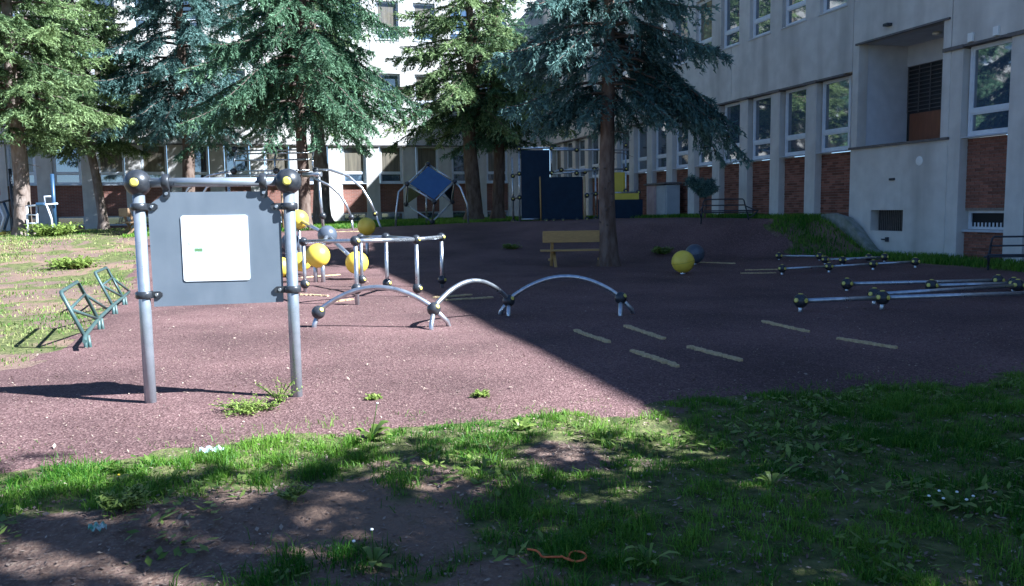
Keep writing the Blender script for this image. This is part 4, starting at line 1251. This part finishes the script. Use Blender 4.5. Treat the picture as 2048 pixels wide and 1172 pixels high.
# long tussocks
tx, ty = scatter(720, -2.6, 6.2, 2.5, 5.8, rs)
k = (turf_density(tx, ty) > .35) & ~playground_mask(tx, ty)
tx, ty = tx[k], ty[k]
tx = np.concatenate([tx, [2.45, 2.6, 1.75, 3.6, 3.9, 4.3, 5.0, 5.4, .55, -.1, 1.4, 2.05]]); ty = np.concatenate([ty, [5.25, 5.35, 5.3, 5.5, 5.35, 5.45, 5.5, 5.3, 5.4, 4.55, 5.45, 4.55]])
m_ = 42
sz = np.repeat(rs.uniform(.35, 1.5, len(tx)), m_)
X = np.repeat(tx, m_) + rs.normal(0, .04, len(tx) * m_) * sz; Y = np.repeat(ty, m_) + rs.normal(0, .04, len(tx) * m_) * sz
blades('grass', X, Y, rs.uniform(.025, .085, len(X)) * (.5 + .6 * sz), rs.uniform(.0018, .0035, len(X)), F_GRASS, 42, 'long grass tussocks scattered in the foreground lawn', 1.1)
# lawn on the left, sunlit
X, Y = scatter(240000, -16, -1.8, 7.2, 46.5, rs)
az = np.arctan2(X, Y)
X_, Y_ = X, Y
keep = (az > R(16 - 33.5)) & ~playground_mask(X, Y) & (rs.rand(len(X)) < np.clip(sstep(.4, .7, fbm(X * .55 + 3, Y * .3 + 8, 4) * .7 + .3 * fbm(X * 2, Y * 2, 2)), .06, 1)) & (rs.rand(len(X)) < np.clip(14 / Y, .25, 1))
X, Y = X[keep], Y[keep]
blades('grass', X, Y, rs.uniform(.015, .055, len(X)) * (1 + Y / 40), rs.uniform(.003, .006, len(X)) * (1 + Y / 16), F_DRY, 43, 'sunlit lawn to the left of the playground', .8)
# bank and strips along the wings
X, Y = scatter(110000, 12.2, 15.6, 8, 46, rs)
keep = ~playground_mask(X, Y) & (rs.rand(len(X)) < np.clip(turf_density(X, Y) * .7 + .45, 0, 1)) & ~((X > 15.2) & (Y > 18.2) & (Y < 20.8))
X, Y = X[keep], Y[keep]
blades('grass', X, Y, rs.uniform(.06, .2, len(X)), rs.uniform(.006, .012, len(X)), F_GRASS, 44, 'uncut grass on the bank and along the right wing', .7)
X, Y = scatter(70000, -5, 13, 31, 47, rs)
keep = ~playground_mask(X, Y) & (rs.rand(len(X)) < .9)
X, Y = X[keep], Y[keep]
blades('grass', X, Y, rs.uniform(.05, .16, len(X)), rs.uniform(.008, .016, len(X)), F_GRASS, 45, 'grass on the terrace in front of the back wing', .7)

# ------------------------------------------------------------ litter of chips and dry leaves
def flakes(name, X, Y, size, seed, label, lift=.012, asp=.45, tshift=0.0):
    rs = np.random.RandomState(seed)
    n = len(X); Z = gz(X, Y) + lift + rs.rand(n) * .008
    a = rs.rand(n) * 6.283; tl = rs.normal(0, .3, n); tl2 = rs.normal(0, .3, n)
    ux = np.stack([np.cos(a), np.sin(a), tl], -1) * size[:, None]; uy = np.stack([-np.sin(a), np.cos(a), tl2], -1) * (size * asp * rs.uniform(.5, 1.3, n))[:, None]
    C = np.stack([X, Y, Z], -1)
    V = np.stack([C - ux, C - uy * .9 - ux * .2, C + ux * .9, C + uy - ux * .1], 1).reshape(-1, 3)
    Fc = np.arange(n * 4).reshape(-1, 4)
    o = link(name, mesh_np(name, V, Fc, False, {'tint': np.repeat(np.clip(rs.beta(1.3, 3.6, n) + tshift, 0, 1), 4)}), F_CHIP)
    tag(o, label, kind='stuff')
X, Y = scatter(50000, -3, 13, 5.3, 20, rs)
keep = playground_mask(X, Y) & (rs.rand(len(X)) < np.clip((9 / Y) ** 1.5, .1, 1)) & (np.arctan2(X, Y) > R(-17)) & (np.arctan2(X, Y) < R(49))
X, Y = X[keep], Y[keep]
flakes('rubber_chips', X, Y, rs.uniform(.006, .014, len(X)), 51, 'loose rubber chips on the playground surface', .016)
X, Y = scatter(700, -3, 13, 5.3, 24, rs); k = playground_mask(X, Y); X, Y = X[k], Y[k]
flakes('dry_leaves', X, Y, rs.uniform(.01, .028, len(X)), 52, 'dry leaves and pale scraps strewn over the rubber surface', .02, .5, .3)
X, Y = scatter(16000, -3.6, 6.4, 2.2, 5.8, rs); k = ~playground_mask(X, Y); X, Y = X[k], Y[k]
flakes('soil_litter', X, Y, rs.uniform(.005, .018, len(X)), 53, 'bark bits, crumbs and dry leaves on the bare soil of the lawn', .004, .5, .05)
X, Y = scatter(300, -3.6, 6.4, 2.4, 5.8, rs); k = ~playground_mask(X, Y); X, Y = X[k], Y[k]
flakes('dry_leaves', X, Y, rs.uniform(.01, .024, len(X)), 54, 'brown dry leaves lying in the foreground grass', .012, .5, .12)
# clover and daisy leaves as ground cover
X, Y = scatter(9000, -3.2, 6.2, 2.3, 5.6, rs); k = (vnoise(X * 2.1 + 70, Y * 2.1) > .58) & ~playground_mask(X, Y); X, Y = X[k], Y[k]
n = len(X); V = []; Z = gz(X, Y)
a = rs.rand(n) * 6.28; l = rs.uniform(.012, .04, n); up = rs.uniform(.01, .05, n)
C = np.stack([X, Y, Z + up], -1); d = np.stack([np.cos(a), np.sin(a), rs.normal(0, .35, n)], -1); s = np.stack([-np.sin(a), np.cos(a), rs.normal(0, .2, n)], -1)
V = np.stack([C - d * l[:, None], C + s * (l * .45)[:, None], C + d * l[:, None], C - s * (l * .45)[:, None]], 1).reshape(-1, 3)
o = link('ground_cover', mesh_np('ground_cover', V, np.arange(n * 4).reshape(-1, 4), False, {'tint': np.repeat(rs.uniform(.1, .8, n), 4)}), F_WEED)
tag(o, 'low broad-leaved weeds and clover between the grass', kind='stuff')

# ------------------------------------------------------------ single weeds, flowers and litter
def weed(loc, r, h, n, seed, label, leafw=.22, flower=None):
    rs = np.random.RandomState(seed)
    x0, y0 = loc; z0 = gz1(x0, y0) + .01
    t = thing('weed_plant', (x0, y0, z0), label, 'plant', 'weeds in the yard')
    V, Fc, tn = [], [], []
    for i in range(n):
        a = rs.rand() * 6.283; L_ = r * rs.uniform(.5, 1.1); hh = h * rs.uniform(.3, 1.0)
        d = np.array([math.cos(a), math.sin(a), 0]); s = np.array([-math.sin(a), math.cos(a), 0]); k = rs.rand()
        w = L_ * leafw * rs.uniform(.7, 1.2)
        st = d * r * .1 * rs.rand()
        prof = [(0, .15), (.3, .6), (.6, 1.0), (.85, .7), (1, .0)]
        b = len(V)
        for (u, q) in prof:
            c = st + d * L_ * u + np.array([0, 0, hh * math.sin(u * 2.2)])
            V += [c - s * w * q, c + s * w * q]; tn += [k * .7 + .3 * u] * 2
        for j in range(4): Fc.append((b + 2 * j, b + 2 * j + 1, b + 2 * j + 3, b + 2 * j + 2))
    link('leaves', mesh_np('leaves', np.array(V), np.array(Fc), False, {'tint': tn}), F_WEED, t)
    if flower:
        for (fx, fy, fh, mm) in flower:
            link('stem', MB().tube([(0, 0, 0), (fx * .6, fy * .6, fh * .6), (fx, fy, fh)], .003, 5).mesh('stem'), F_WEED, t)
            b = MB(); b.sphere((fx, fy, fh), .008, 10, 6, (1, 1, .7)); link('flower', b.mesh('flower'), mm, t)
    return t
def bushy(loc, r, h, n, seed, label, leaf=.02):
    """loose plant of many small leaves on several stems"""
    rs = np.random.RandomState(seed)
    x0, y0 = loc; z0 = gz1(x0, y0) + .01
    t = thing('weed_plant', (x0, y0, z0), label, 'plant', 'weeds in the yard')
    st = MB(); P = []
    for i in range(n):
        a = rs.rand() * 6.283; L_ = r * rs.uniform(.3, 1.0); hh = h * rs.uniform(.35, 1.0)
        pts = [Vector((math.cos(a) * L_ * u * 1.0, math.sin(a) * L_ * u, hh * u ** .8)) for u in (0, .35, .7, 1)]
        st.tube(pts, .0028, 4, False)
        for u in np.linspace(.25, 1, 12):
            p = np.array([math.cos(a) * L_ * u, math.sin(a) * L_ * u, hh * u ** .8]); P += [p + rs.normal(0, r * .07, 3) for _ in range(2)]
    link('stems', st.mesh('stems'), F_WEED, t)
    P = np.array(P); m = len(P); a = rs.rand(m) * 6.28
    d = np.stack([np.cos(a), np.sin(a), rs.normal(0, .4, m)], -1) * (leaf * rs.uniform(.6, 1.4, m))[:, None]
    s = np.stack([-np.sin(a), np.cos(a), rs.normal(0, .3, m)], -1) * (leaf * .42)
    P[:, 2] = np.maximum(P[:, 2], .012)
    V = np.stack([P - d, P + s, P + d, P - s], 1).reshape(-1, 3)
    link('leaves', mesh_np('leaves', V, np.arange(m * 4).reshape(-1, 4), False, {'tint': np.repeat(rs.uniform(.25, 1, m), 4)}), F_WEED, t)
    return t
bushy((-.22, 6.5), .27, .08, 40, 61, 'loose light green weed growing at the foot of the notice frame', .014)
bushy((-.0, 6.68), .2, .2, 14, 62, 'taller feathery weed by the right post of the notice frame', .012)
bushy((1.55, 6.33), .1, .05, 18, 63, 'small yellow-green weed alone on the sunlit rubber', .016)
bushy((.72, 6.55), .09, .04, 14, 64, 'tiny weed left of the small yellow-green one', .016)
weed((.57, 5.42), .16, .12, 16, 65, 'dandelion rosette with a white seed head at the lawn edge', .2, [(.05, 0, .24, M_WHITE)])
weed((1.55, 5.25), .13, .08, 12, 66, 'broad rosette in the middle of the sunlit lawn edge', .22)
weed((-.86, 4.85), .1, .03, 6, 67, 'small rosette with a yellow dandelion flower on the left', .2, [(0, 0, .05, M_FLOWER)])
weed((2.95, 4.35), .1, .04, 8, 68, 'pale leaved rosette in the shaded lawn on the right', .25)
weed((2.5, 3.75), .1, .06, 9, 69, 'spreading rosette right of the grass middle', .24)
weed((1.45, 3.05), .13, .09, 11, 70, 'long leaved rosette at the bottom edge right of the orange string', .12)
weed((.36, 3.45), .1, .06, 8, 71, 'rosette with two white seed heads at the bottom left of the middle', .2, [(.0, .05, .14, M_WHITE), (-.08, .02, .11, M_WHITE)])
bushy((-.75, 4.3), .16, .09, 26, 72, 'low bushy weed on the bare soil at the left', .014)
bushy((.05, 4.15), .1, .07, 14, 73, 'small tuft of weed on the bare ridge', .014)
weed((3.15, 3.2), .12, .06, 10, 74, 'daisy clump with white flowers at the lower right', .18, [(.05, .03, .06, M_WHITE), (-.06, .0, .05, M_WHITE), (.02, -.06, .055, M_WHITE), (-.02, .07, .06, M_WHITE), (.1, -.02, .05, M_WHITE), (-.1, .05, .05, M_WHITE)])
bushy((10.6, 21.5), .4, .2, 40, 75, 'green weed growing on the dark slope below the cabinets', .04)
bushy((7.0, 24.5), .35, .15, 26, 76, 'small green weed on the slope behind the bench', .04)
bushy((-5.0, 24.0), .8, .18, 40, 77, 'leafy green weed patch on the sunlit lawn at the left edge', .07)
bushy((-7.6, 33.2), 1.0, .4, 70, 78, 'leafy weeds around the foot of the left-edge spruce', .08)

# stunted bush by the bank
bl = (14.0, 25.2); zb = gz1(*bl)
SB = thing('little_bush', (bl[0], bl[1], zb), 'stunted blue-green conifer bush on a thin stem by the right wing', 'bush')
link('stem', MB().tube([(0, 0, -.1), (.03, -.02, .5), (-.02, 0, .9)], [.05, .04, .03], 8).mesh('stem'), M_BARK, SB)
rs = np.random.RandomState(80); n = 5200
P = rs.normal(0, 1, (n, 3)); P /= np.linalg.norm(P, axis=1, keepdims=True); P *= (rs.rand(n, 1) ** .5) * np.array([.4, .4, .26]) * (.45 + 1.1 * fbm(P[:, 0] * 2.2 + 9, P[:, 2] * 2.2 + 4 + P[:, 1]))[:, None]
P += np.array([0, 0, 1.0]) + (fbm(P[:, 0] * 5 + 9, P[:, 2] * 5 + 4)[:, None] - .5) * .5
n2 = 700; Q = rs.normal(0, .09, (n2, 3)) + np.array([-.38, .2, 1.22]); P = np.concatenate([P, Q]); n += n2
D = rs.normal(0, 1, (n, 3)); D /= np.linalg.norm(D, axis=1, keepdims=True); S = np.cross(D, rs.normal(0, 1, (n, 3))); S /= np.linalg.norm(S, axis=1, keepdims=True)
V = np.stack([P - S * .014, P + S * .014, P + D * .12], 1).reshape(-1, 3)
link('crown', mesh_np('crown', V, np.arange(n * 3).reshape(-1, 3), False, {'tint': np.repeat(rs.uniform(0, .8, n), 3)}), F_BLUE, SB)

# wrappers and a piece of string
def wrapper(loc, rz, w, h, m, label):
    x, y = loc; z = gz1(x, y) + .03
    b = MB(); k = 8; vs = []; fs = []
    c, s = math.cos(rz), math.sin(rz)
    for i in range(k + 1):
        for j in range(4):
            u, v = (i / k - .5) * w, (j / 3 - .5) * h
            vs.append((c * u - s * v, s * u + c * v, .012 * math.sin(i * 1.9 + j) + .015 * (j % 2)))
    for i in range(k):
        for j in range(3): fs.append((i * 4 + j, (i + 1) * 4 + j, (i + 1) * 4 + j + 1, i * 4 + j + 1))
    vs2 = vs + [(p[0], p[1], p[2] - .002) for p in vs]; N2 = len(vs)
    fs2 = fs + [tuple(reversed([q + N2 for q in f])) for f in fs]
    b.add(vs2, fs2)
    o = link('wrapper', b.mesh('wrapper'), m, None, (x, y, z)); tag(o, label, 'litter', 'litter in the grass')
wrapper((-.82, 4.05), .1 - YAW, .07, .04, M_PAPER_GREEN, 'small green and white wrapper on the bare soil')
wrapper((-.42, 5.42), .05 - YAW, .14, .05, M_WRAP_W, 'pale blue-white wrapper at the lawn edge')
pts = []
for u in np.linspace(0, 1, 30):
    if u < .6: q = Vector((.99 + .16 * u / .6, 3.27 - .17 * (u / .6) ** .7, 0))
    else:
        a = (u - .6) / .4 * 5.6 - 1.7; q = Vector((1.165 + .042 * math.cos(a), 3.14 + .042 * math.sin(a), 0))
    q += Vector((.01 * math.sin(u * 23), .008 * math.sin(u * 31), 0)); q.z = gz1(q.x, q.y) + .045 + .006 * math.sin(u * 19); pts.append(q)
solo('string', MB().tube(pts, .0045, 6), M_STRING, (1.1, 3.15, gz1(1.1, 3.15)), 'frayed orange string curled into a loop in the near grass', 'string')
